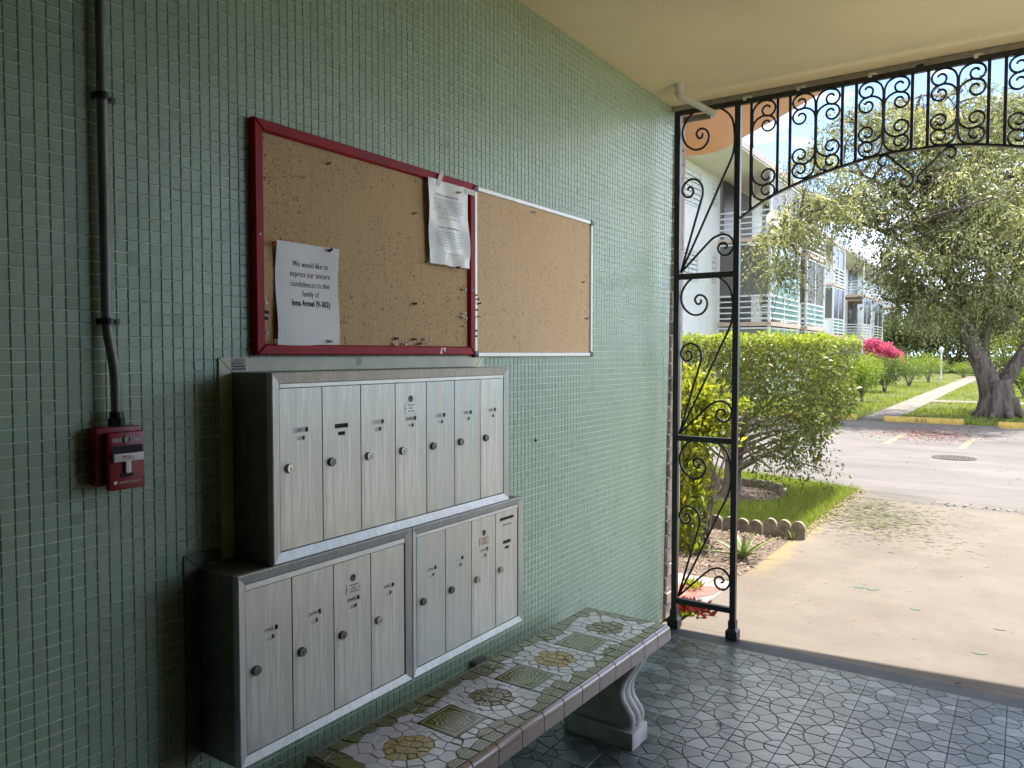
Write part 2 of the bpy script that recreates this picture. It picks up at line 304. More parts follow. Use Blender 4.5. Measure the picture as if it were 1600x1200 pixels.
# ------------------------------------------------------------------ object helpers
ORG = {}
def tag(o, label=None, cat=None, group=None, kind=None):
    for k, v in (('label', label), ('category', cat), ('group', group), ('kind', kind)):
        if v: o[k] = v
    return o
def thing(name, label, cat, loc=(0, 0, 0), group=None, rz=0.):
    o = D.objects.new(name, None); COL.objects.link(o); o.location = loc; o.empty_display_size = .1; o.rotation_euler.z = rz
    ORG[o.name] = Vector(loc); return tag(o, label, cat, group)
class MB:
    def __init__(s): s.v = []; s.f = []; s.m = []; s.t = []
    def add(s, verts, faces, mat=0, tint=.5):
        n = len(s.v); s.v += [tuple(p) for p in verts]; s.t += [tint]*len(verts)
        s.f += [tuple(i+n for i in f) for f in faces]; s.m += [mat]*len(faces); return s
    def box(s, lo, hi, mat=0, tint=.5):
        (a, b, c), (d, e, f) = lo, hi
        return s.add([(a, b, c), (d, b, c), (d, e, c), (a, e, c), (a, b, f), (d, b, f), (d, e, f), (a, e, f)],
                     [(3, 2, 1, 0), (4, 5, 6, 7), (0, 1, 5, 4), (1, 2, 6, 5), (2, 3, 7, 6), (3, 0, 4, 7)], mat, tint)
    def cham(s, lo, hi, ch, mat=0, tint=.5, axis=0, back=True):
        """box whose +axis face is chamfered all round (a tile, a door, a shard seen from that side)"""
        lo, hi = list(lo), list(hi); ax = axis; o = [i for i in range(3) if i != ax]
        if ax == 1: o = [2, 0]
        def P(u, v, w):
            p = [0, 0, 0]; p[ax] = w; p[o[0]] = u; p[o[1]] = v; return p
        u0, u1, v0, v1, w0, w1 = lo[o[0]], hi[o[0]], lo[o[1]], hi[o[1]], lo[ax], hi[ax]
        vs = [P(u0, v0, w0), P(u1, v0, w0), P(u1, v1, w0), P(u0, v1, w0),
              P(u0, v0, w1-ch), P(u1, v0, w1-ch), P(u1, v1, w1-ch), P(u0, v1, w1-ch),
              P(u0+ch, v0+ch, w1), P(u1-ch, v0+ch, w1), P(u1-ch, v1-ch, w1), P(u0+ch, v1-ch, w1)]
        fs = [(8, 9, 10, 11)]
        for i in range(4):
            j = (i+1) % 4; fs += [(i, j, j+4, i+4), (i+4, j+4, j+8, i+8)]
        if back: fs.append((3, 2, 1, 0))
        return s.add(vs, fs, mat, tint)
    def bbox(s, lo, hi, b, mat=0, tint=.5):
        """box with every edge bevelled"""
        bm = bmesh.new(); bmesh.ops.create_cube(bm, size=1)
        for v in bm.verts: v.co = Vector([lo[i]+(v.co[i]+.5)*(hi[i]-lo[i]) for i in range(3)])
        bmesh.ops.bevel(bm, geom=list(bm.edges), offset=b, segments=2, affect='EDGES', profile=.6)
        bm.verts.index_update(); s.add([v.co for v in bm.verts], [[v.index for v in f.verts] for f in bm.faces], mat, tint); bm.free(); return s
    def tube(s, pts, r, n=6, mat=0, tint=.5, caps=True):
        pts = [Vector(p) for p in pts]; k = len(pts)
        rr = r if isinstance(r, (list, tuple)) else [r]*k
        T = [(pts[min(i+1, k-1)]-pts[max(i-1, 0)]).normalized() for i in range(k)]
        a = Vector((0, 0, 1)) if abs(T[0].z) < .9 else Vector((1, 0, 0))
        N = T[0].cross(a).normalized(); vs = []
        for i in range(k):
            N = (N-T[i]*N.dot(T[i])); N = N.normalized() if N.length > 1e-6 else T[i].orthogonal().normalized()
            B = T[i].cross(N)
            vs += [pts[i]+(N*math.cos(2*math.pi*j/n)+B*math.sin(2*math.pi*j/n))*rr[i] for j in range(n)]
        fs = [(i*n+j, i*n+(j+1) % n, (i+1)*n+(j+1) % n, (i+1)*n+j) for i in range(k-1) for j in range(n)]
        if caps: fs += [tuple(range(n-1, -1, -1)), tuple((k-1)*n+j for j in range(n))]
        return s.add(vs, fs, mat, tint)
    def prism(s, poly, axis, w0, w1, mat=0, tint=.5, ch=0.):
        """extrude a 2D polygon along an axis; order of the 2D coordinates is (x,y), (x,z) or (y,z)"""
        o = [i for i in range(3) if i != axis]; n = len(poly)
        A = sum(poly[i][0]*poly[(i+1) % n][1]-poly[(i+1) % n][0]*poly[i][1] for i in range(n))
        if (A < 0) != (axis == 1): poly = poly[::-1]
        def P(q, w):
            p = [0, 0, 0]; p[axis] = w; p[o[0]], p[o[1]] = q; return p
        top = inset(poly, ch) if ch else poly
        vs = [P(q, w0) for q in poly]+[P(q, w1-ch) for q in poly]
        fs = [tuple(range(n-1, -1, -1))]+[(i, (i+1) % n, n+(i+1) % n, n+i) for i in range(n)]
        if ch:
            vs += [P(q, w1) for q in top]; fs += [(n+i, n+(i+1) % n, 2*n+(i+1) % n, 2*n+i) for i in range(n)]; fs.append(tuple(2*n+i for i in range(n)))
        else: fs.append(tuple(n+i for i in range(n)))
        return s.add(vs, fs, mat, tint)
    def lathe(s, prof, c, axis=0, n=12, mat=0, tint=.5, flip=1):
        o = [i for i in range(3) if i != axis]; vs = []
        for (r, w) in prof:
            for j in range(n):
                p = list(c); p[axis] += w*flip; p[o[0]] += r*math.cos(2*math.pi*j/n); p[o[1]] += r*math.sin(2*math.pi*j/n); vs.append(p)
        k = len(prof); fs = [(i*n+j, i*n+(j+1) % n, (i+1)*n+(j+1) % n, (i+1)*n+j) for i in range(k-1) for j in range(n)]
        fs += [tuple(range(n-1, -1, -1)), tuple((k-1)*n+j for j in range(n))]
        return s.add(vs, fs, mat, tint)
    def build(s, name, mats, parent=None, origin=None, smooth=None, recalc=False):
        if not isinstance(mats, (list, tuple)): mats = [mats]
        po = ORG[parent.name] if parent else Vector((0, 0, 0))
        og = Vector(origin) if origin is not None else po
        me = D.meshes.new(name)
        me.from_pydata([tuple(p[i]-og[i] for i in range(3)) for p in s.v], [], s.f)
        for m in mats: me.materials.append(M[m] if isinstance(m, str) else m)
        if len(mats) > 1: me.polygons.foreach_set('material_index', s.m)
        at = me.attributes.new('tint', 'FLOAT', 'POINT'); at.data.foreach_set('value', s.t)
        if recalc:
            bm = bmesh.new(); bm.from_mesh(me); bmesh.ops.recalc_face_normals(bm, faces=bm.faces); bm.to_mesh(me); bm.free()
        if smooth: me.shade_smooth(); me.set_sharp_from_angle(angle=R(smooth))
        me.update()
        o = D.objects.new(name, me); COL.objects.link(o)
        if parent: o.parent = parent
        o.location = og-po; ORG[o.name] = og
        return o
def inset(poly, g):
    n = len(poly); out = []
    A = sum(poly[i][0]*poly[(i+1) % n][1]-poly[(i+1) % n][0]*poly[i][1] for i in range(n)); sg = 1 if A > 0 else -1
    for i in range(n):
        p, q, r = Vector(poly[i-1]), Vector(poly[i]), Vector(poly[(i+1) % n])
        e1, e2 = (q-p), (r-q)
        if e1.length < 1e-9 or e2.length < 1e-9: out.append(tuple(q)); continue
        e1.normalize(); e2.normalize()
        n1, n2 = Vector((-e1.y, e1.x))*sg, Vector((-e2.y, e2.x))*sg
        b = n1+n2; L = b.length
        if L < .3: out.append(tuple(q+n1*g)); continue
        b /= L; out.append(tuple(q+b*g/max(.45, b.dot(n1))))
    return out
def copy_obj(o, parent=None, loc=None):
    c = o.copy(); COL.objects.link(c); c.parent = parent
    if loc is not None: c.location = loc
    return c
def copy_tree(o, loc, rz=None, sc=None):
    c = o.copy(); COL.objects.link(c); c.location = loc
    if rz is not None: c.rotation_euler.z = rz
    if sc: c.scale = (sc, sc, sc) if not isinstance(sc, tuple) else sc
    for ch in list(o.children):
        d = ch.copy(); COL.objects.link(d); d.parent = c
        for g in list(ch.children):
            e = g.copy(); COL.objects.link(e); e.parent = d
    return c
def structure(o): o['kind'] = 'structure'; return o
def stuff(o): o['kind'] = 'stuff'; return o

# lettering is made first, while the scene is still small
_T = {}
def text_mesh(s, size, align='CENTER', bold=0., squeeze=1.):
    key = (s, size, align, bold, squeeze)
    if key in _T: return _T[key]
    cu = D.curves.new('lettering', 'FONT'); cu.body = s; cu.size = size; cu.align_x = align; cu.offset = bold; cu.resolution_u = 3
    o = D.objects.new('lettering', cu); COL.objects.link(o)
    dg = bpy.context.evaluated_depsgraph_get(); me = o.evaluated_get(dg).to_mesh()
    vs = [(v.co.x*squeeze, v.co.y) for v in me.vertices]; fs = [tuple(p.vertices) for p in me.polygons]
    o.evaluated_get(dg).to_mesh_clear(); D.objects.remove(o); D.curves.remove(cu)
    _T[key] = (vs, fs); return _T[key]
NOTE = [('We would like to', .0225, 0), ('express our sincere', .0225, 0), ('condolences to the', .0225, 0), ('family of', .0225, 0), ('Inna Armel (9-302)', .0225, .0006)]
for a in NOTE: text_mesh(a[0], a[1], 'CENTER', a[2], .80)
for a in (('FIRE', .0125), ('PULL', .0125), ('SILENT KNIGHT', .0062), ('301', .013), ('305', .012), ('306', .011), ('307', .012), ('LOCKSMITH', .0095), ('9-201', .11)): text_mesh(a[0], a[1])
def put_text(mb, s, size, x, y, z, mat=0, squeeze=1., bold=0., fn=None, align='CENTER'):
    vs, fs = text_mesh(s, size, align, bold, squeeze)
    mb.add([(x+(fn(y+a, z+b) if fn else 0), y+a, z+b) for a, b in vs], fs, mat)

# ================================================================== THE PASSAGE
H = 2.84                                        # ceiling height
YE = 3.93                                       # gate plane / end of the tiled floor
def wall_end(z): return 3.985+.118*z/2.84       # the tiled face stops a little out of plumb against the brick
# --- left wall: core, grout bed, mosaic
wall = thing('mosaic_wall', 'long wall of small square green mosaic tiles behind the letterboxes', 'wall', (0, 0, 0))
mb = MB(); mb.prism([(-4.6, -.02), (3.985, -.02), (4.10, H+.3), (-4.6, H+.3)], 0, -.20, 0.)
mb.build('wall_core', 'grout', wall)
PT = .0265
OCC = [(1.2, 2.225, .97, 1.44, .157), (1.10, 2.312, .515, .97, .157), (1.27, 2.21, 1.477, 2.08, .02), (2.21, 3.10, 1.47, 2.08, .016),
       (.84, .945, 1.19, 1.33, .05), (1.17, 2.27, .97, 1.474, .006), (1.07, 2.3, .5, 1.0, .006)]
def hidden(P):
    for (y0, y1, z0, z1, xf) in OCC:
        for x in (.002, xf*.3, xf*.6, xf):
            q = P+(CP-P)*((x-P[0])/(CAMX-P[0]))
            if y0 < q[1] < y1 and z0 < q[2] < z1: return True
    if .87 < P[1] < .925 and P[2] > 1.33: return True
    return False
cells = []
for i in range(int(.30/PT), int(4.2/PT)+1):
    for j in range(0, int(H/PT)+1):
        y0, z0 = i*PT+.0195, j*PT+.010
        y1, z1 = y0+PT-.0026, min(z0+PT-.0026, H-.002)
        if z1-z0 < .006: continue
        ye = min(wall_end(z0), wall_end(z1))-.002
        if y0 > ye-.006: continue
        y1 = min(y1, ye); P = np.array([.004, (y0+y1)/2, (z0+z1)/2]); u, v, d = project(P)
        vis = -8 < u < 1608 and -8 < v < 1208 and not hidden(P)
        size = (1/d**2)*abs((P-CP)[0])/d if vis else 0
        if not vis and 0 < u < 1600 and 0 < v < 1200: size = -1
        cells.append((size, y0, y1, z0, z1))
def tile_into(mb, y0, y1, z0, z1, oy=0., oz=0.):
    d = .0025+random.uniform(-.0002, .0003); c = .0009; k = random.uniform(-.0003, .0003), random.uniform(-.0003, .0003)
    j = [random.uniform(-.00022, .00022) for _ in range(4)]
    a, b, e, f = y0+j[0]-oy, y1+j[1]-oy, z0+j[2]-oz, z1+j[3]-oz
    vs = [(.0002, a, e), (.0002, b, e), (.0002, b, f), (.0002, a, f),
          (d-c+k[0], a, e), (d-c-k[0], b, e), (d-c-k[1], b, f), (d-c+k[1], a, f),
          (d+k[0], a+c, e+c), (d-k[0], b-c, e+c), (d-k[1], b-c, f-c), (d+k[1], a+c, f-c)]
    fs = [(8, 9, 10, 11)]
    for q in range(4):
        r = (q+1) % 4; fs += [(q, r, r+4, q+4), (q+4, r+4, r+8, q+8)]
    g = min(1, max(0, random.gauss(.48, .10))); 
    if random.random() < .04: g = random.uniform(0, .15)
    mb.add(vs, fs, 0, g)
cells.sort(key=lambda c: -c[0])
protos = []
for _ in range(14):
    m = MB(); tile_into(m, -(PT-.0026)/2, (PT-.0026)/2, -(PT-.0026)/2, (PT-.0026)/2); o = m.build('tile', 'tile', wall); protos.append(o)
big = [c for c in cells if c[0] > 0 and c[4]-c[3] > PT*.8 and c[2]-c[1] > PT*.8][:300]; bigset = set((c[1], c[3]) for c in big)
for n, c in enumerate(big):
    o = protos[n] if n < len(protos) else copy_obj(random.choice(protos), wall)
    o.location = (0, (c[1]+c[2])/2, (c[3]+c[4])/2)
mb = MB()
for c in cells:
    if (c[1], c[3]) not in bigset: tile_into(mb, *c[1:])
stuff(mb.build('mosaic_field', 'tile', wall))
# plaster continuation of the wall behind the camera
structure(MB().box((-.02, -4.6, 0), (.006, .30, H)).build('rear_wall_lining', 'rear_dimmer'))
# brick return at the end of the wall: brick by brick
brk = thing('brick_pier', 'narrow stack of weathered pinkish bricks at the end of the green wall', 'pier', (0, 4.05, 0))
mb = MB(); mb.prism([(3.99, 0), (4.20, 0), (4.27, H), (4.104, H)], 0, -.20, .004); mb.build('mortar_bed', 'mortar', brk)
z = .004; n = 0
while z < H-.02:
    h = random.uniform(.066, .076); e = wall_end(z+h/2)+.004; dx = random.uniform(-.004, .006)
    mb = MB(); mb.cham((-.19, e+random.uniform(0, .004), z), (.017+dx, e+.115+random.uniform(0, .01), min(z+h, H-.003)), .005, 0, axis=0)
    mb.build('brick', 'brick', brk); z += h+.009
# --- ceiling, other walls
mb = MB(); mb.box((-.2, -4.6, H), (2.7, 4.06, H+.30)); structure(mb.build('ceiling', 'ceiling'))
mb = MB(); mb.box((-.2, 4.062, H-.028), (2.7, 4.14, H+.26)); mb.build('lintel_beam', 'mortar'); tag(D.objects['lintel_beam'], 'cream concrete lintel edge running above the black ironwork', 'lintel')
mb = MB(); mb.box((2.46, -4.6, -.02), (2.66, 2.48, H)); mb.box((2.46, 3.90, -.02), (2.66, 4.14, H)); mb.box((2.46, 2.482, 2.80), (2.66, 3.898, H)); structure(mb.build('opposite_wall', 'rear_dimmer'))
# side opening and pale paving beyond: unseen, added to light the passage
mb = MB(); mb.box((2.465, 2.482, -.06), (2.66, 3.898, -.004)); mb.box((2.662, -4.6, -.06), (12, 4.158, -.008)); structure(mb.build('fill_light_paving', 'fill_paving'))
mb = MB(); mb.box((-.2, -4.8, -.02), (2.66, -4.602, H)); structure(mb.build('rear_wall', 'rear_dimmer'))
# --- floor: stone-look tiles with a circle pattern, real recessed joints
mb = MB(); mb.box((.0, -4.6, -.06), (2.46, YE, -.0045)); fl = structure(mb.build('floor', 'floor_grout'))
s = .1775; R1, R2, R3 = .053, s*math.sqrt(.5), s-s*math.sqrt(.5)
def arc(cx, cy, r, a0, a1, n): return [(cx+r*math.cos(a0+(a1-a0)*i/n), cy+r*math.sin(a0+(a1-a0)*i/n)) for i in range(n+1)]
def cell_pieces():
    """one square of the pattern, big rings centred on two opposite corners, small discs on the others"""
    q = math.pi/2; out = []
    out.append([(0, 0)]+arc(0, 0, R1, 0, q, 5))
    for k in (0, 1):
        out.append(arc(0, 0, R2, q/2*k, q/2*(k+1), 5)+arc(0, 0, R1, q/2*(k+1), q/2*k, 3))
    out.append([(s, s)]+arc(s, s, R1, 2*q, 3*q, 5))
    for k in (0, 1):
        out.append(arc(s, s, R2, 2*q+q/2*k, 2*q+q/2*(k+1), 5)+arc(s, s, R1, 2*q+q/2*(k+1), 2*q+q/2*k, 3))
    out.append([(s, 0)]+arc(s, 0, R3, q, 2*q, 5)); out.append([(0, s)]+arc(0, s, R3, 3*q, 4*q, 5))
    # curved triangles between two rings and a small disc
    m = (s/2, s/2)
    out.append(arc(0, 0, R2, 0, q/2, 5)[1:]+arc(s, s, R2, 2.5*q, 3*q, 5)[1:-1]+arc(s, 0, R3, q, 2*q, 4)[0:])
    out.append(arc(s, s, R2, 2*q, 2.5*q, 5)[1:]+arc(0, 0, R2, q/2, q, 5)[1:-1]+arc(0, s, R3, 3*q, 4*q, 4)[0:])
    return out
PIECES = [inset(p, .0016) for p in cell_pieces()]
def floor_cell(mb, x0, y0, flip):
    for k, p in enumerate(PIECES):
        pts = [((s-a) if flip else a, b) for a, b in p]; pts = [(x0+a, y0+b) for a, b in pts]
        base = [.62, .72, .38, .62, .36, .70, .55, .5, .60, .60][k]
        mb.prism(pts, 2, -.004, random.uniform(-.0005, .0004), 0, min(1, max(0, base+random.gauss(0, .19))), ch=.0011)
FX, FY = .198-s, 3.4565-s*12
var = {}
for flip in (0, 1):
    for k in range(7):
        m = MB(); floor_cell(m, -s/2, -s/2, flip); var[(flip, k)] = m.build('floor_tile', 'floor', fl)
used = set(); mb = MB()
for i in range(0, 15):
    for j in range(-14, 16):
        x0, y0 = FX+i*s, FY+j*s
        if y0+s > YE+.03 or x0+s > 2.46+s*.3 or x0 < -.05: continue
        flip = (i+j) % 2 == 1
        u, v, d = project((x0+s/2, y0+s/2, 0))
        if d > .5 and -60 < u < 1660 and v < 1260 and d < 9:
            k = random.randrange(7); key = (int(flip), k)
            o = var[key] if key not in used else copy_obj(var[key], fl); used.add(key)
            o.location = (x0+s/2, y0+s/2, random.uniform(-.0006, .0006))
        else: floor_cell(mb, x0, y0, flip)
stuff(mb.build('floor_tile_field', 'floor', fl))
for k, o in var.items():
    if k not in used: D.objects.remove(o)
# worn concrete sill between tiles and drive
mb = MB(); mb.box((-.1, YE+.002, -.06), (2.7, 3.9865, -.0062)); structure(mb.build('threshold', 'drive'))

# ================================================================== THINGS ON THE WALL
# conduit with straps down to the fire alarm
cd = thing('electrical_conduit', 'dark grey conduit pipe running down the green wall to the fire alarm', 'conduit', (.012, .895, 1.33))
mb = MB(); pts = [(.019, .888, H-.001)]+[(.019, .888+.0*i, z) for i, z in enumerate((2.4, 1.9, 1.58))]+[(.020, .889, 1.53), (.026, .893, 1.49), (.030, .897, 1.45), (.031, .898, 1.42), (.031, .899, 1.345)]
mb.tube(pts, .0105, 12); mb.build('pipe', 'conduit', cd, smooth=40)
for zz in (2.235-.21, 1.551):
    mb = MB()
    a = [(.004, .874, zz), (.022, .8755, zz), (.031, .882, zz), (.0325, .888, zz), (.031, .895, zz), (.022, .900, zz), (.008, .902, zz), (.0065, .922, zz)]
    for p, q in zip(a, a[1:]):
        mb.add([(p[0], p[1], zz-.007), (q[0], q[1], zz-.007), (q[0], q[1], zz+.007), (p[0], p[1], zz+.007), (p[0]+.002, p[1]+.001, zz-.007), (q[0]+.002, q[1]+.001, zz-.007), (q[0]+.002, q[1]+.001, zz+.007), (p[0]+.002, p[1]+.001, zz+.007)],
               [(0, 1, 2, 3), (7, 6, 5, 4), (0, 4, 5, 1), (3, 2, 6, 7)])
    mb.lathe([(.0045, 0), (.0045, .003), (.002, .0045)], (.0075, .913, zz), 0, 8); mb.build('strap', 'strap', cd)
mb = MB(); mb.lathe([(.0165, 0), (.0165, .016)], (.031, .899, 1.328), 2, 6); mb.lathe([(.014, .017), (.014, .03)], (.031, .899, 1.328), 2, 12); mb.build('connector', 'strap', cd)
# fire alarm pull station
FA = (.0045, .906, 1.255); fa = thing('fire_alarm', 'red fire alarm pull station with white PULL handle under the conduit', 'fire alarm', FA)
mb = MB(); mb.bbox((.0045, .851, 1.203), (.040, .949, 1.326), .004); mb.build('back_box', 'fire_red', fa, smooth=35)
mb = MB(); mb.bbox((.038, .866, 1.192), (.058, .946, 1.316), .0065); mb.build('cover', 'fire_red', fa, smooth=35)
mb = MB(); mb.box((.0575, .872, 1.268), (.0588, .940, 1.287)); mb.box((.0575, .890, 1.219), (.0588, .918, 1.228)); mb.build('recess', 'gap', fa)
mb = MB(); mb.bbox((.0578, .874, 1.2535), (.0655, .9385, 1.2705), .0015); mb.bbox((.0578, .899, 1.228), (.0645, .911, 1.2545), .0015); hd = mb.build('handle', 'white_plastic', fa, smooth=35)
mb = MB(); put_text(mb, 'PULL', .0125, .0660, .905, 1.2577); mb.build('lettering', 'red_ink', hd)
mb = MB(); put_text(mb, 'FIRE', .0125, .0586, .884, 1.2945, 0, .85); put_text(mb, 'FIRE', .0125, .0586, .929, 1.2945, 0, .85)
put_text(mb, 'SILENT KNIGHT', .0062, .0586, .911, 1.2065, 0, 1.1)
mb.prism([(.8755, 1.206), (.8825, 1.206), (.8825, 1.2125), (.8755, 1.2125)], 0, .0583, .0586, 0)
stuff(mb.build('lettering', 'white_ink', fa))
mb = MB(); mb.lathe([(.0085, 0), (.0085, .0035), (.0055, .0035), (.0045, .001)], (.0575, .9065, 1.2995), 0, 14); lk = mb.build('key_lock', 'steel_dark', fa, smooth=35)

# boards
def frame4(mb, y0, y1, z0, z1, w, x0, x1, ch=.003, mat=0):
    """four mitred frame bars round a rectangle on the wall"""
    for q in ([(y0, z0), (y1, z0), (y1-w, z0+w), (y0+w, z0+w)], [(y0, z1), (y0+w, z1-w), (y1-w, z1-w), (y1, z1)],
              [(y0, z0), (y0+w, z0+w), (y0+w, z1-w), (y0, z1)], [(y1, z0), (y1, z1), (y1-w, z1-w), (y1-w, z0+w)]):
        mb.prism(q, 0, x0, x1, mat, ch=ch)
rb = thing('cork_board', 'worn cork notice board in a thick red painted frame', 'notice board', (.005, 1.74, 1.478))
BY0, BY1, BZ0, BZ1 = 1.268, 2.203, 1.478, 2.079
for nm, q in (('frame_bar', [(BY0, BZ0), (BY1, BZ0), (BY1-.029, BZ0+.029), (BY0+.029, BZ0+.029)]), ('frame_bar', [(BY0, BZ1), (BY0+.029, BZ1-.029), (BY1-.029, BZ1-.029), (BY1, BZ1)]),
              ('frame_bar', [(BY0, BZ0), (BY0+.029, BZ0+.029), (BY0+.029, BZ1-.029), (BY0, BZ1)]), ('frame_bar', [(BY1, BZ0), (BY1, BZ1), (BY1-.029, BZ1-.029), (BY1-.029, BZ0+.029)])):
    mb = MB(); mb.prism(q, 0, .005, .026, ch=.004); fb = mb.build(nm, 'red_paint', rb)
    mb2 = MB(); ins = inset(q, .0006)
mb = MB(); mb.box((.005, BY0+.026, BZ0+.026), (.0125, BY1-.026, BZ1-.026)); mb.build('cork_panel', 'cork', rb)
mb = MB()                                         # faded hand lettering along the top bar
for w0, w1 in ((1.655, 1.765), (1.795, 1.885)):
    y = w0
    while y < w1:
        h = random.choice((.011, .013, .015)); mb.box((.0262, y, 2.057), (.0264, y+.0022, 2.057+h)); 
        if random.random() < .7: mb.box((.0262, y, 2.057+random.choice((0, h/2, h-.002))), (.02635, y+.008, 2.0595+random.choice((0., .0))))
        y += .0115
stuff(mb.build('faded_lettering', 'faded_ink', rb))
mb = MB(); mb.prism([(2.004, 1.481), (2.017, 1.484), (2.013, 1.494), (2.019, 1.503), (2.012, 1.503), (2.008, 1.493)], 0, .0261, .0264); mb.prism([(2.024, 1.494), (2.031, 1.488), (2.034, 1.503), (2.022, 1.502)], 0, .0261, .0264)
mb.build('bare_chip', 'white_plastic', rb)
mb = MB(); mb.lathe([(.003, 0), (.003, .0012)], (.0258, BY0+.0145, 1.786), 0, 8); mb.lathe([(.003, 0), (.003, .0012)], (.0258, BY1-.0145, 1.708), 0, 8); mb.build('screw', 'steel_dark', rb)
wb = thing('cork_board', 'lighter cork notice board in a thin silver aluminium frame with black corners', 'notice board', (.005, 2.66, 1.472))
AY0, AY1, AZ0, AZ1 = 2.2065, 3.100, 1.4715, 2.077
for q in ([(AY0, AZ0), (AY1, AZ0), (AY1-.017, AZ0+.017), (AY0+.017, AZ0+.017)], [(AY0, AZ1), (AY0+.017, AZ1-.017), (AY1-.017, AZ1-.017), (AY1, AZ1)],
          [(AY0, AZ0), (AY0+.017, AZ0+.017), (AY0+.017, AZ1-.017), (AY0, AZ1)], [(AY1, AZ0), (AY1, AZ1), (AY1-.017, AZ1-.017), (AY1-.017, AZ0+.017)]):
    mb = MB(); mb.prism(q, 0, .005, .021, ch=.003); mb.build('frame_bar', 'bright_alu', wb)
mb = MB(); mb.box((.005, AY0+.015, AZ0+.015), (.0135, AY1-.015, AZ1-.015)); mb.build('cork_panel', 'cork_clean', wb)
for yy in (AY0, AY1):
    for zz in (AZ0, AZ1):
        sy = 1 if yy == AY0 else -1; sz = 1 if zz == AZ0 else -1
        mb = MB(); a, b = sorted((yy-.002*sy, yy+.021*sy)); c, d = sorted((zz-.002*sz, zz+.021*sz)); mb.bbox((.0052, a, c), (.0235, b, d), .003); mb.build('corner_cap', 'black', wb, smooth=40)
mb = MB()
for k, y in enumerate((2.585, 2.594, 2.603, 2.612, 2.621)):
    mb.box((.0137, y, 2.036-.001*k), (.0139, y+.0018, 2.049)); mb.box((.0137, y, 2.036+random.choice((0, .006, .011))), (.01388, y+.0065, 2.0385+random.choice((0, .006, .0105))))
stuff(mb.build('marker_scribble', 'ink', wb))

# notes
def sheet(mb, y0, y1, z0, z1, fx, ny=14, nz=18, sy=None, th=.0006):
    g = lambda a, b: (y0+(y1-y0)*a, z0+(z1-z0)*b)
    vs = []; fs = []
    for back in (0, 1):
        for i in range(nz+1):
            for j in range(ny+1):
                y, z = g(j/ny, i/nz); y += sy(i/nz) if sy else 0
                vs.append((fx(y, z)-back*th, y, z))
    N = (nz+1)*(ny+1)
    for i in range(nz):
        for j in range(ny):
            a = i*(ny+1)+j; fs += [(a, a+1, a+ny+2, a+ny+1), (N+a, N+a+ny+1, N+a+ny+2, N+a+1)]
    for i in range(nz):
        a = i*(ny+1); fs += [(a, a+ny+1, N+a+ny+1, N+a), (a+ny, N+a+ny, N+a+2*ny+1, a+2*ny+1)]
    for j in range(ny): fs += [(j, N+j, N+j+1, j+1), (nz*(ny+1)+j, nz*(ny+1)+j+1, N+nz*(ny+1)+j+1, N+nz*(ny+1)+j)]
    mb.add(vs, fs)
nx = lambda y, z: .0200+.0058*math.sin((z-1.505)*23+.6)*(1-.3*(y-1.338)/.2)+.0022*math.sin(y*26+z*6)
nt = thing('paper_note', 'white condolence note pinned at the lower left of the red framed board', 'note', (.015, 1.446, 1.505))
mb = MB(); sheet(mb, 1.336, 1.556, 1.5045, 1.7785, nx); mb.build('paper', 'paper', nt, smooth=60)
mb = MB()
for (tx, sz, bo), zz in zip(NOTE, (1.7165, 1.690, 1.663, 1.6375, 1.6115)):
    put_text(mb, tx, sz, .0006, 1.455, zz, 0, .80, bo, fn=nx)
mb.build('lettering', 'ink', nt)
px_ = lambda y, z: .031+.004*math.sin((z-1.78)*14)*(y-1.93)*4+.0030*math.sin(y*38-z*17)+.0018*math.sin(y*75+z*42)+(.004 if z < 1.81 else 0)*math.sin(y*60)
sn = thing('paper_note', 'wrinkled notice in a clear sleeve taped over the upper right of the red frame', 'note', (.02, 2.05, 1.78))
mb = MB(); sheet(mb, 1.938, 2.150, 1.778, 2.054, px_, 18, 22, sy=lambda b: .022*(1-b)*.6); mb.build('plastic_sleeve', 'sheet', sn, smooth=60)
mb = MB()
def words_line(y0, y1, z, h, fx, heavy=False):
    y = y0
    while y < y1:
        w = random.uniform(.006, .016); e = min(y+w, y1)
        k = max(1, int((e-y)/.0028))
        for i in range(k):
            ya = y+(e-y)*i/k; hh = h*random.choice((.6, .75, 1.)); x = fx(ya, z)+.0009
            mb.add([(x, ya, z), (x, ya+.0014+(.0008 if heavy else 0), z), (x, ya+.0014+(.0008 if heavy else 0), z+hh), (x, ya, z+hh)], [(0, 1, 2, 3)])
        y = e+.0035
for k, (a, b, h, hv) in enumerate([(.040, .155, .0058, 1), (.03, .185, .0042, 0), (.034, .183, .0042, 0), (.03, .186, .0042, 0), (.034, .18, .0042, 0), (.03, .184, .0042, 0), (.07, .15, .0042, 0), (.055, .16, .0042, 0),
                                   (.055, .165, .0060, 1), (.04, .18, .0042, 0), (.044, .182, .0042, 0), (.04, .18, .0042, 0), (.046, .184, .0042, 0), (.042, .182, .0042, 0), (.05, .178, .0042, 0), (.09, .13, .004, 0), (.07, .165, .0042, 0)]):
    zz = [2.004, 1.990, 1.981, 1.972, 1.963, 1.954, 1.946, 1.931, 1.899, 1.885, 1.876, 1.867, 1.858, 1.849, 1.840, 1.832, 1.816][k]
    words_line(1.938+a, 1.938+b, zz, h, px_, hv)
stuff(mb.build('small_print', 'grey_ink', sn))
